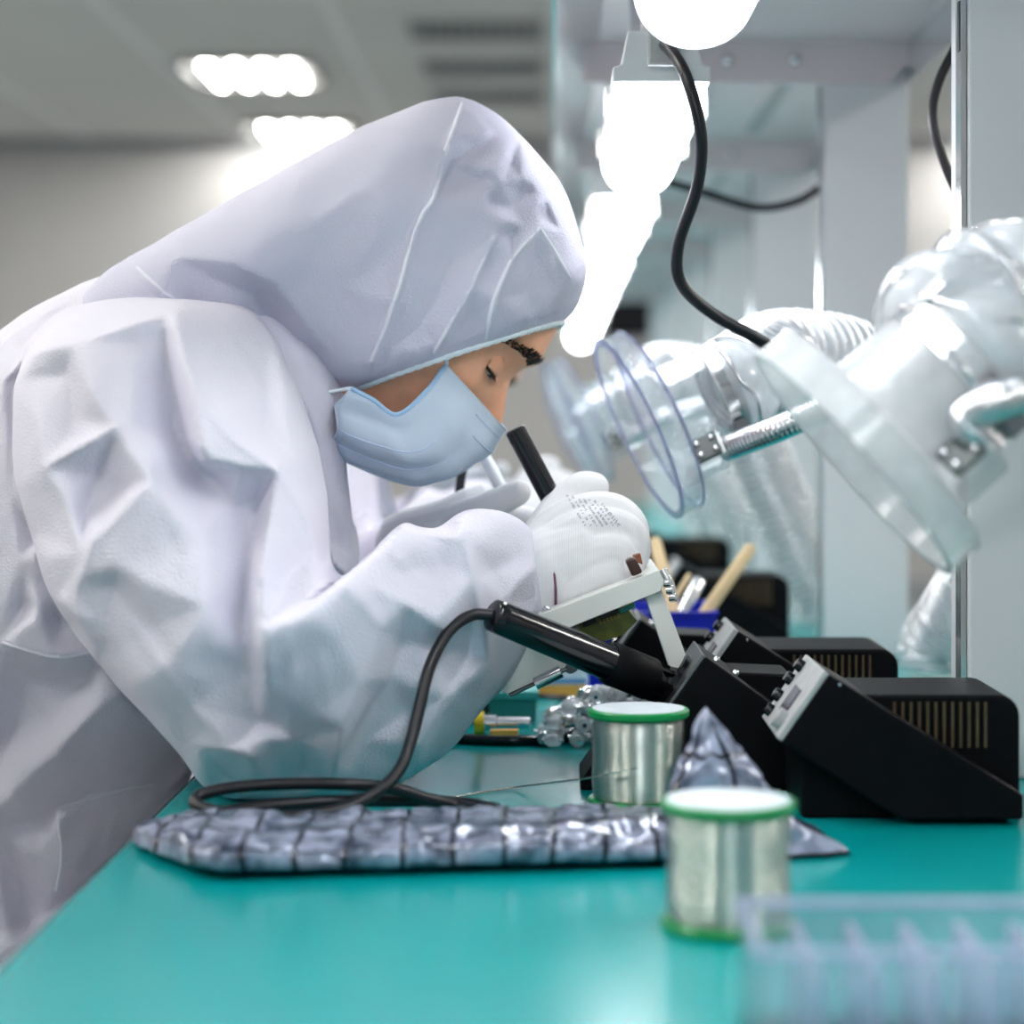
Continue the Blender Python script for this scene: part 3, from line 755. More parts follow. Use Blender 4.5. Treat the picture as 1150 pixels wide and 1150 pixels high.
for k in range(6):
    plate('header_pin', [(673 + 4 * k, 698 - 1.6 * k), (675 + 4 * k, 697.2 - 1.6 * k), (676 + 4 * k, 701 - 1.6 * k), (674 + 4 * k, 702 - 1.6 * k)], 1.381, 1.385, M_relay, pc, 0)
br = plate('brown_block', [(702, 630), (709, 626), (714, 627), (722, 643), (710, 648)], 1.352, 1.366, M_brown, t, 0.002)
plate('rust_tab', [(710, 624), (719, 621), (722, 634), (716, 632)], 1.367, 1.375, M_rust, t)
MB().tube([P(744, 640, 1.36), P(752, 655, 1.358), P(757, 672, 1.358)], [0.003, 0.0028, 0.0025], 10, 12).build('latch', M_steel, t, 60)
for (a, b) in ((746, 655), (749, 663), (752, 671)):
    MB().lathe([(0.003, 0), (0.003, 0.004), (0.0015, 0.005)], P(a, b, 1.356), (0.9, -0.3, 0.1), 12).build('latch_screw', M_steel, t, 50)
MB().lathe([(0.003, 0), (0.0032, 0.002), (0.001, 0.004)], P(614, 687, 1.362), (-0.3, -0.2, 0.9), 12).build('screw', M_steel, t, 50)
MB().tube([P(572, 781, 1.368), P(604, 766, 1.368)], 0.0014, 8).build('hinge_pin', M_dsteel, t, 60)
MB().tube([P(601, 768, 1.367), P(630, 754, 1.367)], 0.0042, 14).build('hinge_barrel', M_steel, t, 40)
MB().tube([P(630, 754, 1.368), P(652, 746, 1.368)], 0.0014, 8).build('hinge_pin', M_dsteel, t, 60)
MB().tube([P(640, 751, 1.366), P(644, 749, 1.372)], 0.0035, 10).build('hinge_screw', M_dsteel, t, 40)

# ================================================================== PARTS DISH, CONNECTORS, BIN, STICKS
tc_ = (-0.03, 1.62)
t = root('parts_dish', (tc_[0], tc_[1], DESK), 'shallow oval dish with black rim holding loose connectors', 'dish')
def oval(rx, ry, z, n=64): return [(tc_[0] + rx * math.cos(2 * math.pi * k / n), tc_[1] + ry * math.sin(2 * math.pi * k / n), z) for k in range(n)]
MB().loft([oval(.085, .12, DESK), oval(.088, .123, DESK + .003), oval(.088, .123, DESK + .006), oval(.085, .12, DESK + .0075), oval(.082, .117, DESK + .006), oval(.082, .117, DESK + .003)] , False).build('rim', M_blackg, t, 180)
MB().loft([oval(.084, .119, DESK), oval(.084, .119, DESK + .003)]).build('base', M_teal, t)

def connector(c, d, ln, r, idx):
    kinds = ['clear bodied plug connector heaped beside the iron holder', 'silver barrel connector heaped beside the iron holder']
    k = 1 if idx % 3 == 0 else 0
    t = root('connector', tuple(c), kinds[k], 'connector', ['loose clear connectors on the bench', 'loose silver connectors on the bench'][k])
    d = Vector(d).normalized(); c = Vector(c)
    MB().lathe([(r * 0.8, -ln / 2), (r, -ln / 2 + r * .3), (r, ln * 0.1), (r * 0.7, ln * 0.14), (r * 0.7, ln * .3)], c, d, 14).build('shell', (M_crystal, M_steel)[k], t, 40)
    MB().lathe([(r * 0.62, ln * .28), (r * 0.62, ln / 2 - r * .2), (r * 0.4, ln / 2)], c, d, 12).build('collar', (M_steel, M_solder)[k], t, 40)
    MB().lathe([(r * 0.3, -ln / 2 - 0.003), (r * 0.3, -ln / 2)], c, d, 8).build('pin', M_steel, t, 40)
rnd = random.Random(3)
i = 0
spots = []
for ring in range(96):
    lv = 0 if ring < 38 else (1 if ring < 64 else (2 if ring < 84 else 3))
    for tries in range(80):
        hw_ = (1.0, 0.85, 0.65, 0.45)[lv]
        x = 0.046 + rnd.uniform(-1, 1) * 0.054 * hw_; y = 1.522 + rnd.uniform(-1, 1) * 0.034 * hw_
        if x < 0.062 or y > 1.49:
            if all(math.hypot(x - a, y - b) > 0.0105 or lv != l for a, b, l in spots): break
    else: continue
    spots.append((x, y, lv))
    an = rnd.uniform(0, math.pi)
    r = rnd.uniform(0.0042, 0.0056)
    z = DESK + 0.0058 + lv * 0.0098
    connector((x, y, z), (math.cos(an), math.sin(an), rnd.uniform(-.12, .12)), 0.0135, r, ring)
t = root('valve_fitting', (-0.045, 1.535, DESK + 0.003), 'yellow-ended chrome fitting lying at the front of the dish', 'fitting')
q0 = Vector((-0.052, 1.535, DESK + 0.0115))
MB().lathe([(0.0085, -0.004), (0.0085, 0.003), (0.006, 0.003), (0.006, -0.004)], q0, (1, 0.05, 0), 20, True).build('yellow_ring', M_yellow, t, 40)
MB().lathe([(0.0058, -0.003), (0.0058, 0.012), (0.0042, 0.013), (0.0042, 0.036), (0.003, 0.037)], q0, (1, 0.05, 0), 20).build('barrel', M_steel, t, 40)
MB().obox(q0 + Vector((0.018, -0.012, -0.0055)), (0.010, 0.001, 0), (0, 0.003, 0), (0, 0, 0.0025)).build('orange_tag', M_orange, t, bevel=0.0005)
t = root('teal_carton', (-0.04, 1.62, DESK + .003), 'small teal flat box lying in the oval dish', 'box')
MB().box(-0.085, -0.012, 1.60, 1.66, DESK + .0035, DESK + .020).build('body', M_tealpart, t, bevel=0.001)
MB().box(-0.087, -0.010, 1.598, 1.662, DESK + .020, DESK + .026).build('lid', mat('teal_lid', (0.05, 0.42, 0.40), 0.35), t, bevel=0.001)
t = root('parts_carton', (0.008, 1.735, DESK), 'small pale carton with an orange band behind the dish', 'carton')
MB().box(-0.014, 0.027, 1.748, 1.79, DESK, DESK + 0.034).build('body', M_card, t, bevel=0.001)
MB().box(-0.0145, 0.0275, 1.7475, 1.7905, DESK + 0.004, DESK + 0.013).build('orange_band', M_orange, t)
MB().box(-0.0145, 0.0275, 1.7475, 1.7905, DESK + 0.014, DESK + 0.018).build('blue_band', M_lbluecard, t)

t = root('parts_bin', (0.082, 1.80, DESK), 'open blue plastic bin holding wooden sticks behind the holders', 'bin')
bx0, bx1, by0, by1, bh = 0.030, 0.134, 1.745, 1.86, 0.070
MB().box(bx0, bx1, by0, by1, DESK, DESK + 0.003).build('base', M_blue, t)
for nm, b in (('front_wall', (bx0, bx1, by0, by0 + .003)), ('rear_wall', (bx0, bx1, by1 - .003, by1)), ('side_wall', (bx0, bx0 + .003, by0 + .003, by1 - .003)), ('side_wall', (bx1 - .003, bx1, by0 + .003, by1 - .003))):
    MB().box(*b, DESK + 0.003, DESK + bh).build(nm, M_blue, t, bevel=0.0008)
m = MB()
for b in ((bx0 - .002, bx1 + .002, by0 - .002, by0 + .003), (bx0 - .002, bx1 + .002, by1 - .003, by1 + .002), (bx0 - .002, bx0 + .003, by0 + .003, by1 - .003), (bx1 - .003, bx1 + .002, by0 + .003, by1 - .003)):
    m.box(*b, DESK + bh, DESK + bh + 0.003)
m.build('rim', M_blue, t)
def stick(p0, p1, wd, th, label, mt=M_wood, name='wooden_stick', cat='stick'):
    p0, p1 = Vector(p0), Vector(p1); a = (p1 - p0).normalized(); s = a.cross(Vector((0, 1, 0))).normalized(); n_ = a.cross(s)
    L_ = (p1 - p0).length
    rings = []
    for u, k in ((-0.02, .55), (0, .85), (.02, 1), (.98, 1), (1, .85), (1.02, .55)):
        c = p0 + a * L_ * u
        rings.append([c + s * wd * k * math.cos(x) + n_ * th * k * math.sin(x) for x in (2 * math.pi * j / 12 for j in range(12))])
    o = MB().loft(rings).build(name, mt, None, 50, cat=cat); o['label'] = label; return o
stick(P(770, 735, 1.77), P(735, 606, 1.82), 0.0052, 0.0016, 'broad wooden stick leaning left out of the blue bin')
stick(P(783, 702, 1.752), P(844, 614, 1.80), 0.0055, 0.0016, 'wooden stick leaning right on the blue bin rim')
stick(P(740, 700, 1.79), P(774, 646, 1.83), 0.0022, 0.0022, 'thin round wooden stick in the blue bin')
stick(P(755, 710, 1.80), P(786, 650, 1.83), 0.0055, 0.002, 'grey metal spatula standing in the blue bin', M_steel, 'spatula', 'spatula')

# ================================================================== THE WORKER
PY = 1.48
HO = Vector((-0.1044, PY, 1.066))                       # head centre
TH = R(42)
HF = Vector((math.cos(TH), 0, -math.sin(TH)))           # where the face points
HU = Vector((math.sin(TH), 0, math.cos(TH)))            # towards the crown
def HL(x, y, z): return HO + HF * x + Vector((0, y, 0)) + HU * z

person = root('person', (-0.42, PY, 0), 'person in hooded white coverall and blue mask bent over the circuit chassis', 'person', 'workers along the bench')

def g(x, s): return np.exp(-(x / s) ** 2)
def head_mesh():
    bm = bmesh.new(); bmesh.ops.create_icosphere(bm, subdivisions=6, radius=1)
    bm.verts.ensure_lookup_table()
    v = np.array([tuple(q.co) for q in bm.verts]); f = [tuple(q.index for q in p.verts) for p in bm.faces]; bm.free()
    x, y, z = v[:, 0] * 0.098, v[:, 1] * 0.077, np.where(v[:, 2] > 0, v[:, 2] * 0.120, v[:, 2] * 0.113)
    fr = np.clip(v[:, 0], 0, 1)
    jaw = np.clip((-z - 0.01) / 0.11, 0, 1)
    y = y * (1 - 0.42 * jaw ** 1.3)
    x = x - np.where(v[:, 0] < 0, -0.030 * jaw * v[:, 0] * -1, 0) * 0
    x = np.where(x < 0, x * (1 - 0.55 * jaw), x)
    F = np.clip(v[:, 0] * 2.2, 0, 1)
    dx = 0.009 * g(z - 0.055, 0.03) * g(y, 0.06)                         # forehead
    dx += 0.007 * g(z - 0.029, 0.010) * g(np.abs(y) - 0.024, 0.022)      # brow ridge
    dx += -0.010 * g(z - 0.006, 0.013) * g(np.abs(y) - 0.032, 0.015)     # eye sockets
    dx += 0.004 * g(z - 0.004, 0.010) * g(np.abs(y) - 0.031, 0.013)      # lids
    t = np.clip((0.014 - z) / 0.046, 0, 1)                               # nose, 0 at nasion, 1 at tip
    hgt = np.where(z > -0.032, 0.025 * t ** 1.4, 0.025 * np.clip(1 - (-0.032 - z) / 0.014, 0, 1))
    dx += hgt * g(y, 0.008 + 0.007 * t) - 0.0042 * g(z - 0.006, 0.018) * g(y, 0.016)
    dx += 0.006 * g(z + 0.064, 0.012) * g(y, 0.022) + 0.010 * g(z + 0.098, 0.016) * g(y, 0.022)
    dx += 0.005 * g(z + 0.018, 0.02) * g(np.abs(y) - 0.05, 0.02)
    dx += 0.012 * np.clip((-z - 0.03) / 0.07, 0, 1) * g(y, 0.05)
    x = x + dx * F
    pts = [HL(a, b, c) for a, b, c in zip(x, y, z)]
    return pts, f
hv, hf = head_mesh()
body = MB(); body.add(hv, hf)
for s in (-1, 1):                                                        # ears
    chain(body, [HL(-0.005, s * 0.074, 0.02), HL(-0.012, s * 0.081, 0.0), HL(-0.004, s * 0.078, -0.024)], [0.008, 0.011, 0.006], 10)
chain(body, [HL(-0.02, 0, -0.06), Vector((-0.185, PY, 1.015)), Vector((-0.225, PY + 0.005, 0.985))], [0.05, 0.052, 0.06], 16)
chain(body, [(-0.24, 1.49, 0.97), (-0.285, 1.50, 0.90), (-0.36, 1.50, 0.78), (-0.45, 1.50, 0.64), (-0.48, 1.50, 0.56)], [0.085, 0.10, 0.095, 0.11, 0.10], 20)
chain(body, [(-0.25, 1.42, 0.985), (-0.255, 1.37, 0.965), (-0.21, 1.32, 0.885), (-0.165, 1.30, 0.815), (-0.09, 1.345, 0.85), P(603, 645, 1.405)], [0.05, 0.052, 0.044, 0.038, 0.030, 0.017], 14)
LW = P(500, 592, 1.53)
chain(body, [(-0.25, 1.57, 0.985), (-0.255, 1.63, 0.965), (-0.20, 1.66, 0.885), (-0.165, 1.65, 0.815), (-0.11, 1.59, 0.85), LW], [0.05, 0.052, 0.044, 0.038, 0.026, 0.016], 14)
for s in (-1, 1):
    chain(body, [(-0.47, 1.50 + s * 0.08, 0.56), (-0.28, 1.50 + s * 0.10, 0.565), (-0.07, 1.50 + s * 0.11, 0.555), (-0.07, 1.50 + s * 0.11, 0.30), (-0.09, 1.50 + s * 0.11, 0.09)], [0.085, 0.075, 0.058, 0.05, 0.035], 14, 26)

RH = [  # right hand: pixel x, pixel y, depth, radius along each finger
    [(606, 622, 1.420, .021), (652, 585, 1.425, .0180), (688, 574, 1.425, .0125), (710, 592, 1.420, .0110), (712, 622, 1.415, .0095)],
    [(606, 640, 1.405, .023), (657, 604, 1.408, .0200), (695, 594, 1.405, .0130), (713, 612, 1.403, .0112), (707, 642, 1.403, .0095)],
    [(606, 658, 1.400, .021), (657, 632, 1.397, .0195), (690, 620, 1.393, .0128), (705, 634, 1.393, .0108), (697, 655, 1.398, .0092)],
    [(606, 672, 1.398, .016), (652, 655, 1.392, .0150), (680, 645, 1.387, .0110), (693, 650, 1.388, .0095), (684, 664, 1.394, .0085)],
    [(610, 605, 1.432, .016), (632, 568, 1.448, .0135), (652, 548, 1.452, .0110), (667, 547, 1.455, .0105)]]
LH = [
    [(505, 590, 1.53, .020), (545, 588, 1.515, .0150), (590, 585, 1.500, .0105), (630, 610, 1.490, .0100), (645, 645, 1.482, .0090)],
    [(505, 597, 1.53, .021), (545, 602, 1.515, .0170), (590, 605, 1.500, .0110), (628, 632, 1.490, .0105), (640, 668, 1.482, .0092)],
    [(505, 606, 1.53, .020), (540, 618, 1.518, .0165), (580, 628, 1.500, .0108), (615, 655, 1.490, .0100), (626, 685, 1.484, .0090)],
    [(505, 614, 1.53, .016), (535, 634, 1.520, .0130), (568, 650, 1.505, .0098), (596, 672, 1.495, .0090), (608, 695, 1.488, .0082)],
    [(510, 592, 1.52, .016), (535, 578, 1.500, .0130), (560, 564, 1.488, .0105), (582, 553, 1.482, .0092)]]
for hand in (RH, LH):
    for fg in hand:
        chain(body, [P(a, b, c) for a, b, c, d in fg], [d * 0.7 for *_, d in fg], 10)
bv = voxelise(body, 0.0030, 2)
bo = MB(); bo.v, bo.f = bv.v, bv.f
bo.build('body', M_skin, person, 180, label='tanned skin of brow, cheek and nose')

# gloves
for nm, hand, wr in (('glove', RH, [(548, 690, 1.390, .0255), (612, 645, 1.404, .0288)]), ('glove', LH, [(460, 610, 1.54, .025), (505, 602, 1.53, .027)])):
    m = MB()
    for fg in hand: chain(m, [P(a, b, c) for a, b, c, d in fg], [d for *_, d in fg], 14)
    chain(m, [P(a, b, c) for a, b, c, d in wr] + [P(wr[1][0] + 35, wr[1][1] - 18, wr[1][2])], [d for *_, d in wr] + [0.026], 20)
    gv = voxelise(m, 0.0014, 2)
    q = MB(); q.v, q.f = gv.v, gv.f
    go = q.build(nm, M_glove, person, 180, label='white knitted glove')
    if hand is RH:
        rglove = go; tree = BVHTree.FromPolygons([Vector(a) for a in gv.v], gv.f)
        # purple hem ring of the glove at the cuff
        ring = [P(609, 650, 1.405) + (Vector((-0.10, 0.0, 0.99)) * math.cos(a) + Vector((-0.28, 0.96, 0)) * math.sin(a)) * 0.0300 for a in (2 * math.pi * k / 40 for k in range(41))]
        MB().tube(ring, 0.0009, 6).build('hem', M_hem, go, 180, label='thin purple hem thread')
        # stamped print: rows of tiny illegible marks on the back of the hand
        rr_ = random.Random(5); m = MB(); camp = Vector((0, 0, CAMZ))
        for row in range(7):
            u = 0.0
            while u < 1.0:
                x = 637 + row * 6.6 + u * 22 - row * 0.4; y = 557 + u * (36 - row * 1.5) + row * 1.2
                tall = 1.6 if row < 6 else 2.6
                if rr_.random() < 0.78:
                    d = (P(x, y, 1.4) - camp).normalized()
                    h = tree.ray_cast(camp, d)
                    if h[0] is not None and h[3] < 1.46:
                        nn_ = h[1]; along = Vector((0.55, 0, -0.83)); up_ = nn_.cross(along).normalized()
                        up_ = (up_ + along * rr_.uniform(-.5, .5)).normalized()
                        m.obox(h[0] + nn_ * 0.0002, up_ * tall * rr_.uniform(0.0003, 0.0006), nn_.cross(up_) * rr_.uniform(0.00022, 0.0004), nn_ * 0.00015)
                u += rr_.choice((0.04, 0.05, 0.05, 0.09))
        m.build('stamp', M_print, go, label='grey stamped print')

# ------------------------------------------------------------------ coverall
def ring_sil(A, B, Yc, hd, n=40, p=1.0):
    a, b = P(A[0], A[1], Yc), P(B[0], B[1], Yc); c = (a + b) / 2; e = (a - b) / 2
    return [c + e * math.cos(x) + Vector((0, hd, 0)) * math.sin(x) for x in (2 * math.pi * k / n for k in range(n))]
def loft_sil(mb, rows, n=40, dens=6):
    q = catmull(np.array(rows, float), (len(rows) - 1) * dens + 1)
    mb.loft([ring_sil(r[0:2], r[2:4], r[4], r[5], n) for r in q])
suit = MB()
chain(suit, [P(285, 400, 1.44), P(305, 440, 1.44), P(312, 480, 1.445), P(319, 530, 1.45), P(327, 590, 1.46), P(335, 650, 1.47)], [.044, .0480, .0455, .042, .042, .042], 20, 30)
loft_sil(suit, [  # back outline x,y | front outline x,y | depth | half depth
    (172, 303, 350, 440, 1.50, .055), (130, 308, 366, 470, 1.50, .105), (80, 330, 378, 510, 1.50, .150), (25, 362, 390, 570, 1.50, .170),
    (-45, 425, 402, 640, 1.50, .175), (-105, 540, 360, 730, 1.50, .172), (-150, 680, 234, 838, 1.50, .165), (-180, 820, 204, 900, 1.50, .165),
    (-195, 960, 170, 975, 1.50, .170), (-195, 1090, 140, 1070, 1.50, .172), (-170, 1190, 120, 1160, 1.50, .160)])
loft_sil(suit, [  # right sleeve, back of arm | front of arm
    (100, 335, 230, 335, 1.41, .03), (48, 372, 286, 350, 1.385, .075), (22, 430, 322, 410, 1.355, .088), (20, 520, 350, 480, 1.335, .090), (40, 595, 366, 560, 1.318, .088),
    (64, 672, 372, 628, 1.300, .086), (135, 765, 392, 648, 1.290, .086), (203, 842, 425, 612, 1.290, .082), (240, 888, 452, 586, 1.295, .078),
    (330, 902, 470, 592, 1.308, .074), (425, 890, 492, 594, 1.325, .070), (490, 855, 522, 574, 1.345, .066), (540, 800, 556, 571, 1.365, .058), (578, 757, 586, 583, 1.385, .048), (610, 696, 600, 596, 1.402, .0365)])
loft_sil(suit, [  # left sleeve, behind
    (100, 340, 240, 345, 1.57, .03), (60, 385, 290, 370, 1.61, .072), (40, 440, 320, 430, 1.64, .085), (60, 540, 345, 520, 1.66, .085), (110, 640, 370, 590, 1.66, .082),
    (190, 720, 400, 600, 1.645, .078), (290, 780, 430, 590, 1.62, .070), (390, 760, 460, 575, 1.59, .062), (450, 700, 485, 570, 1.56, .052), (495, 645, 500, 578, 1.535, .034)])
for s in (-1, 1):
    chain(suit, [(-0.46, 1.50 + s * 0.075, 0.56), (-0.28, 1.50 + s * 0.10, 0.565), (-0.055, 1.50 + s * 0.11, 0.555), (-0.055, 1.50 + s * 0.11, 0.30), (-0.08, 1.50 + s * 0.11, 0.10)], [0.115, 0.105, 0.085, 0.075, 0.06], 20, 30)
sv = voxelise(suit, 0.0030, 4)
V = np.array(sv.v); NR = sv.nrm

def project(V):
    return VX + FPX * V[:, 0] / V[:, 1], VY - FPX * (V[:, 2] - CAMZ) / V[:, 1]

def tin(lines, px, py, border):
    """heights (mm) interpolated over a triangulation that keeps the fold lines as edges"""
    pts, hs, ed = [], [], []
    for ln in lines:
        for i, (x, y, h) in enumerate(ln):
            pts.append(Vector((x, y))); hs.append(h)
            if i: ed.append((len(pts) - 2, len(pts) - 1))
    for x, y in border: pts.append(Vector((x, y))); hs.append(0.0)
    ov, oe, of, ova, *_ = delaunay_2d_cdt(pts, ed, [], 0, 0.01)
    hh = np.array([max((hs[i] for i in o), key=abs) if len(o) else np.nan for o in ova])
    if np.isnan(hh).any():
        known = [i for i in range(len(ov)) if not np.isnan(hh[i])]
        for i in np.where(np.isnan(hh))[0]:
            d = sorted(known, key=lambda k: (ov[k] - ov[i]).length)[:2]; hh[i] = np.mean([hh[k] for k in d])
    out = np.zeros(len(px))
    for f_ in of:
        if len(f_) != 3: continue
        a, b, c = (ov[i] for i in f_)
        den = (b.y - c.y) * (a.x - c.x) + (c.x - b.x) * (a.y - c.y)
        if abs(den) < 1e-9: continue
        l0 = ((b.y - c.y) * (px - c.x) + (c.x - b.x) * (py - c.y)) / den
        l1 = ((c.y - a.y) * (px - c.x) + (a.x - c.x) * (py - c.y)) / den
        l2 = 1 - l0 - l1
        k = (l0 >= -1e-6) & (l1 >= -1e-6) & (l2 >= -1e-6)
        out[k] = l0[k] * hh[f_[0]] + l1[k] * hh[f_[1]] + l2[k] * hh[f_[2]]
    return out

def strokes(lst, px, py):
    out = np.zeros(len(px))
    for ln, amp, wd in lst:
        dm = np.full(len(px), 1e9)
        for (x0, y0), (x1, y1) in zip(ln[:-1], ln[1:]):
            dx, dy = x1 - x0, y1 - y0; t_ = np.clip(((px - x0) * dx + (py - y0) * dy) / (dx * dx + dy * dy), 0, 1)
            dm = np.minimum(dm, np.hypot(px - x0 - t_ * dx, py - y0 - t_ * dy))
        out += amp * np.exp(-(dm / wd) ** 2)
    return out

FOLDS = [
    [(190, 352, 10), (215, 435, 15), (218, 450, 16), (260, 488, 16), (312, 526, 20)],
    [(185, 380, -4), (192, 430, -14), (203, 490, -17), (230, 530, -15), (262, 570, -8)],
    [(218, 450, 16), (226, 500, 18), (232, 517, 16), (275, 523, 16), (312, 526, 20)],
    [(255, 506, 16)], [(318, 420, 3), (322, 470, 8), (333, 520, 10), (340, 572, 14)], [(300, 420, -3), (300, 480, 2)], [(350, 560, 2)],
    [(312, 526, 20), (300, 590, 17), (292, 645, 19), (293, 710, 16), (298, 770, 8)],
    [(292, 560, -7), (281, 620, -10), (275, 690, -12), (279, 750, -9), (290, 810, -4)],
    [(312, 526, 20), (340, 572, 14), (356, 615, 10), (360, 645, 6)],
    [(292, 645, 19), (318, 657, 7), (350, 647, 15), (378, 650, 16), (402, 672, 14), (428, 705, 8)],
    [(328, 605, 13)], [(335, 640, 6)], [(380, 720, 16)], [(350, 800, 10)], [(345, 690, 18)],
    [(50, 525, 8), (130, 480, 10), (168, 540, 14), (105, 605, 11), (90, 650, 8)],
    [(50, 525, 8), (75, 560, 7), (95, 622, 9), (85, 665, 6)],
    [(110, 530, -10)], [(128, 550, -9)], [(96, 580, -5)],
    [(82, 392, 7), (108, 452, 9), (130, 480, 10)],
    [(72, 420, -5), (88, 470, -6), (80, 495, -3)], [(45, 470, 4)],
    [(188, 352, 8), (95, 385, 9), (40, 395, 9), (8, 425, 7)],
    [(62, 352, -6), (25, 393, -6)], [(130, 345, -3)],
    [(150, 410, 2)], [(150, 470, 6)], [(175, 500, 6)],
    [(65, 675, 5), (88, 693, 7), (110, 694, 0)], [(78, 700, -5)],
    [(130, 636, 9), (152, 650, 8)], [(130, 660, -3)], [(220, 600, 6)], [(230, 680, 9)], [(200, 740, 4)], [(170, 705, -3)], [(215, 790, 1)], [(120, 690, -2)],
    [(228, 838, 1), (262, 842, 6), (284, 851, 8)], [(250, 866, -10)], [(236, 882, -3)], [(310, 872, -5)], [(300, 830, 6)], [(345, 868, -6)],
    [(405, 765, 12), (388, 815, 12), (378, 858, 9), (372, 880, 4)], [(423, 790, -6), (408, 835, -8), (395, 875, -6)],
    [(335, 830, 2)], [(440, 760, -3)], [(452, 722, -4)],
    [(420, 660, 6), (455, 678, 9), (487, 697, 9)], [(478, 722, -1)], [(440, 640, 3)],
    [(515, 572, 3), (522, 610, 8), (533, 650, 9), (541, 688, 8)], [(500, 640, 0)], [(553, 640, 0)],
    [(460, 583, 5), (480, 598, 9), (505, 604, 10), (519, 596, 8)], [(492, 588, -8)],
    [(605, 632, 5), (585, 652, 7), (568, 674, 6)], [(580, 625, -1)], [(592, 675, -3)],
    [(548, 745, 6), (530, 700, 2)], [(527, 735, -5)], [(563, 750, -3)], [(500, 785, 7), (475, 835, 5)], [(455, 800, -6)],
    [(0, 720, 5), (60, 737, 7), (108, 732, 3)], [(30, 765, -7)], [(90, 772, -5)],
    [(28, 630, 3), (45, 690, 8), (63, 735, 7)], [(40, 605, -8)], [(25, 680, -5)], [(60, 690, -6)],
    [(110, 795, 9), (45, 860, 9), (0, 905, 7)], [(100, 890, -3)], [(15, 820, -5)], [(150, 830, 4)],
    [(62, 908, -5), (130, 888, -4), (176, 880, -1)], [(66, 914, 5), (69, 960, 7), (62, 1000, 5)], [(70, 963, 6), (98, 985, 3)], [(110, 940, -2)],
    [(0, 935, -6), (20, 1000, -10), (36, 1040, -8)], [(0, 1000, 5), (12, 1060, 8)], [(40, 960, 3)], [(0, 850, 2)],
    [(372, 560, 2), (380, 600, -3)], [(395, 610, 0)], [(372, 610, -4)],
]
BORDER = [(-260, 250), (700, 250), (-260, 1250), (700, 1250), (10, 430), (12, 560), (20, 548), (48, 600), (62, 672), (115, 742), (205, 842), (230, 888), (300, 905), (400, 899), (470, 869), (530, 812), (576, 757),
          (602, 692), (608, 650), (592, 600), (570, 576), (540, 570), (430, 606), (402, 632), (455, 582), (150, 300), (90, 330), (35, 357), (300, 345), (370, 470), (235, 345), (345, 440), (360, 520), (360, 580), (205, 870), (150, 945), (100, 1000), (40, 1060)]
px, py = project(V)
cp = np.array([0, 0, CAMZ]); vd = V - cp; dist = np.linalg.norm(vd, axis=1); vd /= dist[:, None]
facing = -(NR * vd).sum(1)
tree = BVHTree.FromPolygons([Vector(q) for q in sv.v], sv.f)
cv = Vector(cp)
vis = np.zeros(len(V))
for i in np.where(facing > 0.02)[0]:
    h = tree.ray_cast(cv, Vector(vd[i]), dist[i] - 0.006)
    if h[0] is None: vis[i] = 1
FOLD_GAIN = 1.7
hgt = tin(FOLDS, px, py, BORDER) * 0.001 * FOLD_GAIN
hgt += strokes([([(360, 634), (380, 632), (398, 633)], -1.5, 2.5), ([(150, 297), (175, 320), (205, 345)], 3, 5), ([(0, 722), (60, 738), (105, 733)], 2, 4),
    ([(195, 356), (215, 435), (262, 490), (312, 527)], 3.2, 5), ([(219, 452), (227, 500), (233, 517), (275, 523), (312, 527)], 2.4, 5), ([(312, 527), (299, 590), (292, 645), (293, 710), (298, 765)], 3.2, 5),
    ([(312, 527), (340, 572), (357, 618)], 2.5, 5), ([(292, 648), (318, 657), (350, 647), (380, 650), (403, 672), (430, 703)], 3, 5), ([(50, 525), (130, 480), (168, 540), (105, 605), (90, 650)], 2.5, 5),
    ([(82, 392), (108, 452), (130, 480)], 2.5, 5), ([(420, 660), (455, 678), (487, 697)], 2.5, 4), ([(515, 572), (522, 610), (540, 685)], 2.5, 5), ([(605, 632), (585, 652), (568, 674)], 2.5, 4),
    ([(405, 765), (388, 815), (372, 878)], 3, 5), ([(65, 675), (88, 693), (110, 694)], 2.5, 4), ([(460, 583), (480, 598), (505, 604), (519, 596)], 3, 4), ([(228, 838), (262, 842), (284, 851)], 2.5, 5),
    ([(340, 400), (352, 455), (372, 520)], 1.8, 5), ([(250, 360), (268, 400), (300, 440)], 1.5, 6), ([(150, 360), (158, 420), (150, 460)], 1.6, 6), ([(185, 560), (210, 620), (205, 690)], 1.6, 6), ([(240, 580), (250, 640), (238, 720)], 1.8, 6),
    ([(320, 700), (330, 760), (322, 820)], 1.8, 6), ([(360, 740), (372, 790), (366, 840)], 1.6, 5), ([(150, 700), (190, 760), (225, 810)], 1.8, 6), ([(440, 620), (470, 650), (500, 660)], 1.5, 5), ([(470, 740), (500, 770), (520, 800)], 1.6, 5),
    ([(20, 760), (60, 800), (70, 860)], 2, 6), ([(110, 850), (130, 910), (120, 950)], 2, 5), ([(10, 880), (30, 920), (28, 960)], 2, 5), ([(160, 800), (150, 850), (165, 890)], 2, 6)], px, py) * 0.001
hgt *= vis * np.clip(facing * 3, 0, 1)
def smooth_field(h, ed, n, it):
    for _ in range(it):
        s_ = np.zeros(n); c_ = np.zeros(n)
        np.add.at(s_, ed[:, 0], h[ed[:, 1]]); np.add.at(s_, ed[:, 1], h[ed[:, 0]])
        np.add.at(c_, ed[:, 0], 1); np.add.at(c_, ed[:, 1], 1)
        h = 0.5 * h + 0.5 * s_ / np.maximum(c_, 1)
    return h
hgt = smooth_field(hgt, sv.ed, len(V), 2)
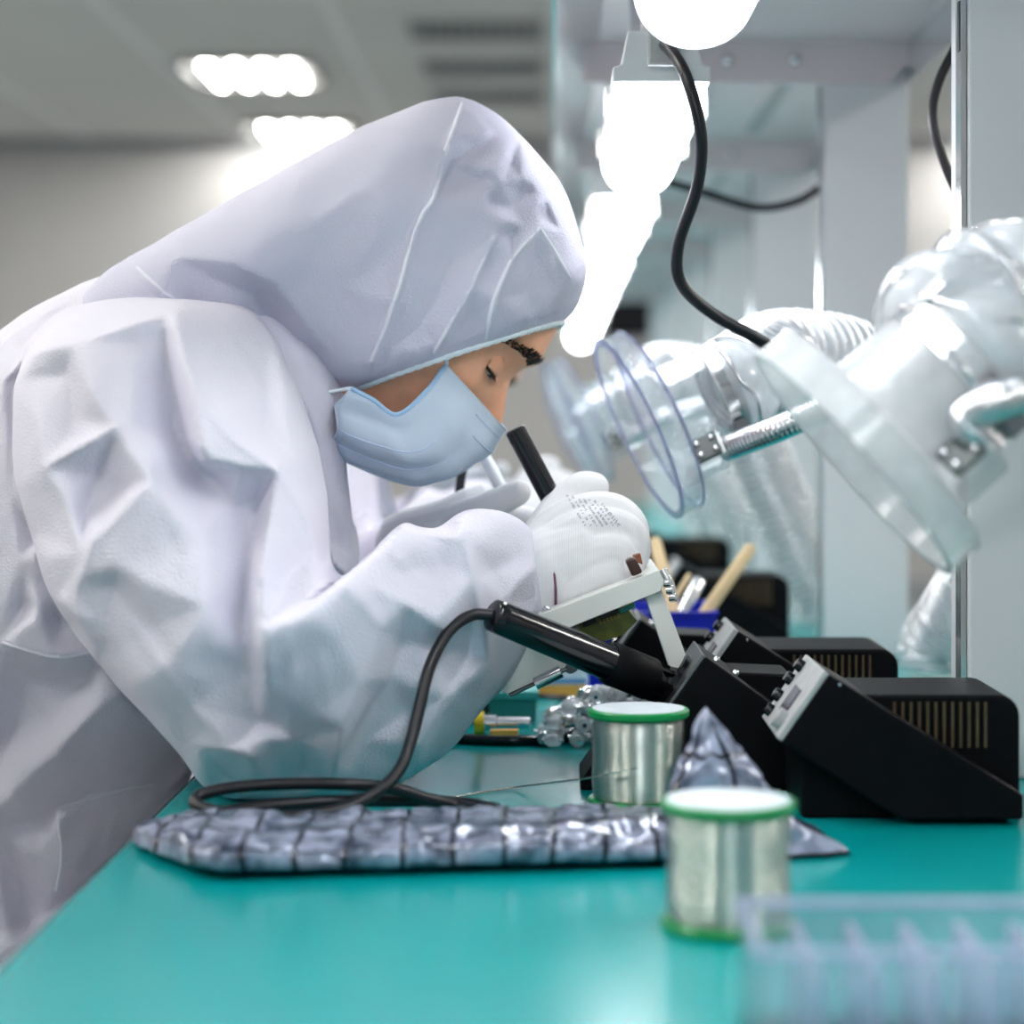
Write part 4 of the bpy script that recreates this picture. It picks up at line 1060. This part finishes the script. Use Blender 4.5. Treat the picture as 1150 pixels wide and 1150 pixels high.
# small irregular creases everywhere
wr = np.array([abs(noise.noise(Vector(q) * 22)) * 0.5 + abs(noise.noise(Vector((q[0] * 9 + 5, q[1] * 9, q[2] * 14)))) for q in sv.v])
V = V - vd * hgt[:, None] + NR * ((0.35 - wr) * 0.0035)[:, None]
V[:, 2] = np.where((V[:, 2] < DESK + 0.001) & (V[:, 0] > BX0), DESK + 0.001, V[:, 2]) if False else V[:, 2]
k = (V[:, 0] > BX0 + 0.03) & (V[:, 2] < DESK + 0.0015) & (V[:, 2] > DESK - 0.05)
V[k, 2] = DESK + 0.0015
cs = MB(); cs.v = V.tolist(); cs.f = sv.f
cov = cs.build('coverall', M_suit, person, 180, label='loose white non-woven coverall with deep folds')

# ------------------------------------------------------------------ hood
HR = [(632, 363, 384, 446, PY, .078), (650, 337, 370, 441, PY, .090), (657, 292, 352, 432, PY, .099), (634, 218, 336, 425, PY, .104), (582, 151, 315, 420, PY, .106), (520, 113, 295, 420, PY, .107),
      (450, 129, 268, 425, PY, .108), (380, 163, 240, 430, PY, .109), (300, 209, 210, 430, PY + .005, .110), (222, 254, 182, 425, PY + .01, .112), (150, 296, 165, 420, PY + .015, .116), (120, 325, 160, 415, PY + .015, .118)]
q = catmull(np.array(HR, float), 180); HN = 220
rings = [ring_sil(r[0:2], r[2:4], r[4], r[5], HN) for r in q]
hm = MB(); hm.loft(rings, False)
V = np.array(hm.v)
tmp = bpy.data.meshes.new('t'); tmp.from_pydata(hm.v, [], hm.f); bm = bmesh.new(); bm.from_mesh(tmp); bmesh.ops.recalc_face_normals(bm, faces=bm.faces); bm.to_mesh(tmp); bm.free(); tmp.update()
NR = np.empty(len(V) * 3); tmp.vertices.foreach_get('normal', NR); NR = NR.reshape(-1, 3); bpy.data.meshes.remove(tmp)
ctr = V.mean(0)
if ((V - ctr) * NR).sum() < 0: NR = -NR
px, py = project(V); vd = V - cp; vd /= np.linalg.norm(vd, axis=1)[:, None]
facing = -(NR * vd).sum(1)
HF_ = [
    [(190, 300, 4), (240, 312, -8), (285, 330, -14), (305, 365, -16), (330, 405, -16), (352, 440, -10)],
    [(200, 290, 4), (260, 295, 3), (310, 318, 5), (340, 360, 7), (375, 405, 6), (395, 425, 3)],
    [(345, 245, 3), (420, 238, 4), (482, 228, 5), (545, 218, 3)], [(400, 200, 0)], [(430, 300, 0)], [(380, 320, 2)],
    [(520, 115, 2), (502, 165, 4), (486, 224, 5), (470, 250, 4), (442, 340, 5), (417, 408, 3)],
    [(555, 265, 3), (530, 320, 6), (505, 365, 5), (487, 400, 2)], [(505, 300, -2)], [(480, 360, -2)],
    [(606, 256, 5), (575, 292, 6), (555, 335, 5), (545, 375, 2)], [(545, 300, -3)], [(525, 360, -2)],
    [(606, 256, 5), (622, 280, 3), (637, 308, 4)], [(600, 290, -5)], [(590, 330, -3)], [(620, 320, 0)], [(650, 300, 3), (625, 335, 4), (600, 360, 2)], [(640, 335, -2)],
    [(515, 155, 5), (535, 165, -4), (548, 150, 5)], [(505, 185, -4), (540, 200, -5)], [(556, 150, -3), (570, 165, 5), (560, 205, 4), (545, 190, 6)], [(575, 185, -4)],
    [(560, 205, 4), (590, 215, -3), (600, 235, 5)], [(550, 225, -5), (575, 235, -5)], [(565, 250, 5), (545, 240, 4)], [(590, 255, 4), (575, 262, -4)], [(615, 245, -3)], [(585, 200, 5), (605, 215, 3)], [(612, 225, 5), (630, 260, 4), (645, 300, 3)],
    [(300, 270, 3)], [(320, 230, 0)], [(250, 270, 0)], [(440, 170, 2)], [(370, 380, 3)], [(420, 370, 1)],
]
hb = [(100, 250), (700, 60), (100, 520), (700, 520), (150, 297), (230, 248), (330, 190), (450, 126), (520, 110), (582, 148), (635, 215), (658, 290), (650, 337), (632, 364), (500, 394), (379, 443), (160, 420), (250, 430)]
hg = (tin(HF_, px, py, hb) * 1.1 + strokes([([(520, 113), (502, 165), (486, 224), (470, 250), (442, 340), (417, 408)], 2.0, 3.5), ([(150, 297), (175, 320), (205, 345), (240, 380)], 3, 6), ([(555, 265), (530, 320), (487, 400)], 1.4, 3.5), ([(606, 256), (575, 292), (545, 375)], 1.4, 3.5)], px, py)) * 0.001
for gx in range(12):                                     # gathers along the elastic edge
    t0 = (gx + 0.5) / 12; ex, ey = 385 + 235 * t0, 440 - 72 * t0
    hg += strokes([([(ex, ey), (ex + 6, ey - 26)], 1.3, 5)], px, py) * 0.001
hg *= np.clip(facing * 3, 0, 1)
wr = np.array([abs(noise.noise(Vector(q_) * 24 + Vector((3, 1, 7)))) for q_ in hm.v])
edge = np.clip(np.arange(len(V)) // HN / 7.0, 0, 1)
V = V - vd * (hg * edge)[:, None] + NR * ((0.2 - wr) * 0.004 * edge)[:, None]
hm.v = V.tolist()
hood = hm.build('hood', M_hood, person, 180, solid=0.0006, label='white hood gathered by elastic around the face')
el = [Vector(q_) for q_ in hm.v[:HN]]
n_e = len(el)
MB().tube(el + el[:1], [0.0022 + 0.0004 * math.sin(i * 2.1) for i in range(n_e + 1)], 8).build('elastic_edge', M_elastic, hood, 180, label='pale elastic edging')

# seam tapes that follow the cloth
def seam(parent, vs, fs, line, wd=0.0022, nm='seam'):
    tr = BVHTree.FromPolygons([Vector(a) for a in vs], fs); cv_ = Vector((0, 0, CAMZ))
    q_ = catmull(np.array(line, float), max(12, len(line) * 8)); L_, R2, = [], []
    hits = []
    for x_, y_ in q_:
        h = tr.ray_cast(cv_, (P(x_, y_, 1.4) - cv_).normalized())
        if h[0] is not None: hits.append((h[0], h[1] if h[1].dot(h[0] - cv_) < 0 else -h[1]))
    if len(hits) < 4: return
    G_ = []
    for i, (p, n_) in enumerate(hits):
        tg = (hits[min(i + 1, len(hits) - 1)][0] - hits[max(i - 1, 0)][0]).normalized()
        sd_ = n_.cross(tg).normalized()
        G_.append([p - sd_ * wd * 1.2 - n_ * 0.0004, p - sd_ * wd * 0.7 + n_ * 0.0008, p + sd_ * wd * 0.7 + n_ * 0.0008, p + sd_ * wd * 1.2 - n_ * 0.0004])
    MB().grid(G_).build(nm, M_seam, parent, 180)
M_seam = mat('seam_tape', (0.85, 0.845, 0.94), 0.6, 0, ('voronoi', 600, 0.2, 0.0004))
for ln in ([(519, 117), (502, 165), (486, 224), (470, 250), (442, 340), (417, 406)], [(555, 265), (530, 320), (505, 365), (488, 396)], [(606, 256), (575, 292), (555, 335), (546, 380)], [(606, 256), (622, 280), (640, 312)], [(154, 300), (175, 320), (198, 338)]):
    seam(hood, hm.v, hm.f, ln, 0.0013)
for ln in ([(2, 722), (60, 738), (100, 734)], [(64, 912), (69, 960), (63, 1000)], [(66, 908), (130, 889), (172, 882)]):
    seam(cov, cs.v, cs.f, ln, 0.0011)

# ------------------------------------------------------------------ face mask
side = catmull(np.array([(.060, -.062, -.015), (.061, -.066, -.036), (.056, -.069, -.0606), (.036, -.070, -.064), (.019, -.068, -.068)]), 25)
cent = catmull(np.array([(.1175, 0, -.0215), (.1195, 0, -.043), (.108, 0, -.074), (.0895, 0, -.0955), (.046, 0, -.113)]), 25)
back = np.array([.034, -.052, -.106])
def mask_grid():
    G = []
    for j in range(61):
        w_ = -1 + 2 * j / 60
        s_ = math.copysign(1, w_); k = 1 - abs(w_)            # k 0 at the cheek edge, 1 at the nose line
        sn = math.sin(k * math.pi / 2)
        col = []
        for i in range(25):
            t_ = i / 24
            a, b = side[i].copy(), cent[i]
            y = abs(a[1]) * math.cos(k * math.pi / 2) ** 0.85
            lower = t_ ** 2
            x = a[0] + (b[0] - a[0]) * sn; z = a[2] + (b[2] - a[2]) * (sn if t_ < .3 else sn ** (1 - 0.35 * t_))
            bul = 0.006 * math.sin(math.pi * t_) * math.sin(k * math.pi)
            pl = 0.0012 * (2 * abs((t_ * 4.5) % 1 - 0.5)) * min(1, k * 3) + 0.0065 * abs(math.sin(k * 9 + 2)) * (1 - k) ** 0.7 * (0.15 + t_) - 0.002
            col.append(HL(x + bul + pl, s_ * (y + bul * 0.8 + pl), z - bul * 0.4))
        G.append(col)
    return G
G = mask_grid()
mk_ = MB().grid(G).build('face_mask', M_mask, person, 180, solid=0.0012, label='pale blue pleated surgical mask')
for s_ in (0, -1):
    MB().tube([Vector(q_) for q_ in G[s_]], 0.0016, 8).build('side_binding', M_masktrim, mk_, 180)
MB().tube([G[j][0] for j in range(61)], 0.0009, 6).build('top_binding', M_mask, mk_, 180)
MB().tube([G[j][24] for j in range(61)], 0.0009, 6).build('bottom_binding', M_mask, mk_, 180)
for s_ in (-1, 1):
    e = G[0] if s_ < 0 else G[-1]
    MB().tube([e[0] + HF * 0.001, HL(0.045, s_ * 0.078, 0.002), HL(0.020, s_ * 0.084, 0.018), HL(-0.012, s_ * 0.088, 0.02), HL(-0.020, s_ * 0.076, -0.01), HL(-0.016, s_ * 0.058, -0.06), HL(0.006, s_ * 0.058, -0.084), e[24]], 0.0013, 8, 40).build('ear_loop', M_elastic, mk_, 180)
for rw, a0, a1 in ((2, 12, 49), (5, 14, 47)):
    MB().tube([G[j][rw] + (G[j][rw] - HL(0.04, 0, -0.05)).normalized() * 0.0006 for j in range(a0, a1)], 0.0006, 6).build('stitch_line', M_pleat, mk_, 180)
for j in (8, 14, 20, 40, 46, 52):
    MB().tube([G[j][rw].lerp(G[j + (1 if j < 30 else -1)][rw], (rw - 9) / 16) + (G[j][rw] - HL(0.04, 0, -0.05)).normalized() * 0.0006 for rw in range(9, 25)], 0.0005, 6).build('pleat_edge', M_pleat, mk_, 180)

# ------------------------------------------------------------------ eyes and brows
btree = BVHTree.FromPolygons([Vector(a) for a in bv.v], bv.f)
def skin_at(y, z, lift=0.0):
    h = btree.ray_cast(HL(0.2, y, z), -HF)
    return h[0] + h[1] * lift, h[1]
for s_ in (-1, 1):
    m = MB(); rr_ = random.Random(11)
    for k in range(260):
        u = rr_.random(); yy = s_ * (0.0155 + 0.034 * u)
        zz = 0.0245 + 0.004 * math.sin(u * 2.6) - 0.004 * u ** 2 + rr_.uniform(-1, 1) * 0.0046 * (1 - 0.65 * u ** 1.5)
        p, n_ = skin_at(yy, zz)
        if p is None: continue
        d = (Vector((0, s_, 0)) * (0.5 + u) + HU * (0.6 - u * 0.5) + n_ * 0.2).normalized()
        ln = rr_.uniform(0.004, 0.0065)
        m.tube([p - n_ * 0.0003, p + d * ln * 0.5 + n_ * 0.0005, p + d * ln], [0.00045, 0.0004, 0.0001], 4)
    m.build('eyebrow', M_hair, person, 180, label='dark eyebrow')
    ec = skin_at(s_ * 0.0315, 0.004)[0] - HF * 0.0098
    sph = [];
    def cap(c, r, a0, a1, name, mt, parent, tilt, lab=None, seg=28):
        axis = (HF * math.cos(tilt) - HU * math.sin(tilt) + Vector((0, s_ * 0.18, 0))).normalized()
        prof = [(r * math.sin(a), r * math.cos(a)) for a in (a0 + (a1 - a0) * i / 12 for i in range(13))]
        return MB().lathe(prof, c, axis, seg).build(name, mt, parent, 180, label=lab)
    ey = cap(ec, 0.0118, 0.001, math.pi - 0.001, 'eye', M_eye, person, 0.5)
    cap(ec, 0.0121, 0.001, 0.48, 'iris', M_iris, ey, 0.6)
    lid = MB(); rows = []
    sy = Vector((0, s_, 0))
    for i in range(10):
        el_ = R(75) - R(88) * i / 9                       # lid sweeps from the brow down over the eye
        rows.append([ec + (HF * math.cos(el_) * math.cos(az) + HU * math.sin(el_) * math.cos(az) + sy * math.sin(az)) * 0.0130 for az in (R(-72) + R(144) * j / 20 for j in range(21))])
    lid.grid(rows).build('eyelid', M_skin, person, 180, solid=0.0008)
    m = MB()
    low = rows[-1]
    for j in range(0, 20):
        for f_ in (0, .33, .66):
            p = low[j].lerp(low[j + 1], f_)
            o_ = (p - ec).normalized()
            d = (o_ * 0.9 - HU * 0.5).normalized()
            ll = 1.0 if s_ < 0 else 0.5
            m.tube([p - o_ * 0.0004, p + d * 0.0022 * ll - HU * 0.0006, p + d * 0.0042 * ll + HU * 0.0002], [0.0004, 0.0003, 0.0001], 4)
    m.build('eyelashes', M_hair, person, 180, label='dark lashes of the lowered eye')
    MB().tube([p for p in low], 0.0006, 5).build('lash_line', M_hair, person, 180)

# shoe covers, stool
for s_ in (-1, 1):
    m = MB(); chain(m, [(-0.13, 1.50 + s_ * 0.11, 0.055), (-0.06, 1.50 + s_ * 0.11, 0.055), (0.04, 1.50 + s_ * 0.115, 0.048), (0.10, 1.50 + s_ * 0.12, 0.04)], [0.05, 0.054, 0.046, 0.036], 16)
    m.v = [(a, b, max(c, 0.001)) for a, b, c in m.v]
    m.build('shoe_cover', M_shoe, person, 180)
t = root('stool', (-0.47, PY, 0), 'round black padded stool under the worker nearest the solder spools', 'stool', 'work stools')
MB().lathe([(0.001, 0.395), (0.15, 0.395), (0.165, 0.405), (0.165, 0.425), (0.15, 0.44), (0.001, 0.442)], (-0.47, 1.50, 0), (0, 0, 1), 40).build('seat', M_black, t, 40)
MB().lathe([(0.025, 0.06), (0.025, 0.25), (0.016, 0.25), (0.016, 0.395)], (-0.47, 1.50, 0), (0, 0, 1), 20).build('column', M_steel, t, 40)
for k in range(5):
    a = 2 * math.pi * k / 5
    MB().tube([(-0.47, 1.5, 0.075), (-0.47 + 0.24 * math.cos(a), 1.5 + 0.24 * math.sin(a), 0.055)], [0.02, 0.014], 10).build('leg', M_steel, t, 60)
    MB().lathe([(0.018, -0.012), (0.026, -0.008), (0.026, 0.008), (0.018, 0.012)], (-0.47 + 0.24 * math.cos(a), 1.5 + 0.24 * math.sin(a), 0.027), (-math.sin(a), math.cos(a), 0), 16).build('castor', M_black, t, 60)

# held tool and the second hand's tool
a, b = P(578, 482, 1.447), P(640, 600, 1.452)
t = root('tool_handle', tuple(b), 'slim glossy black tool handle gripped upright in the gloved fingers', 'hand tool')
MB().lathe([(0.0062, 0), (0.0072, 0.001), (0.0072, (b - a).length)], a, b - a, 24).build('handle', M_blackg, t, 40)
MB().lathe([(0.0060, -0.0005), (0.0060, 0.0015)], a, b - a, 20).build('end_cap', M_dsteel, t, 40)
a, b = P(536, 498, 1.560), P(572, 566, 1.515)
t = root('tweezer_tool', tuple(b), 'pale grey hand tool with thin black cord behind the blue mask', 'hand tool')
MB().lathe([(0.004, 0), (0.0048, 0.002), (0.0048, (b - a).length)], a, b - a, 16).build('handle', M_grey, t, 40)
MB().tube([a, P(528, 505, 1.57), P(519, 530, 1.575), P(515, 575, 1.58), P(518, 640, 1.58), P(530, 720, 1.585), P(545, 800, 1.59)], 0.0034, 10, 50).build('cord', M_cord, t, 180)

# second worker further along
c = copy_tree(person, None, (-0.03, 0.74, 0.0)); c['label'] = 'person in white coverall half hidden behind the nearer worker'
c = copy_tree(bpy.data.objects['stool'], None, (-0.03, 0.74, 0.0)); c['label'] = 'round black padded stool under the half-hidden worker'
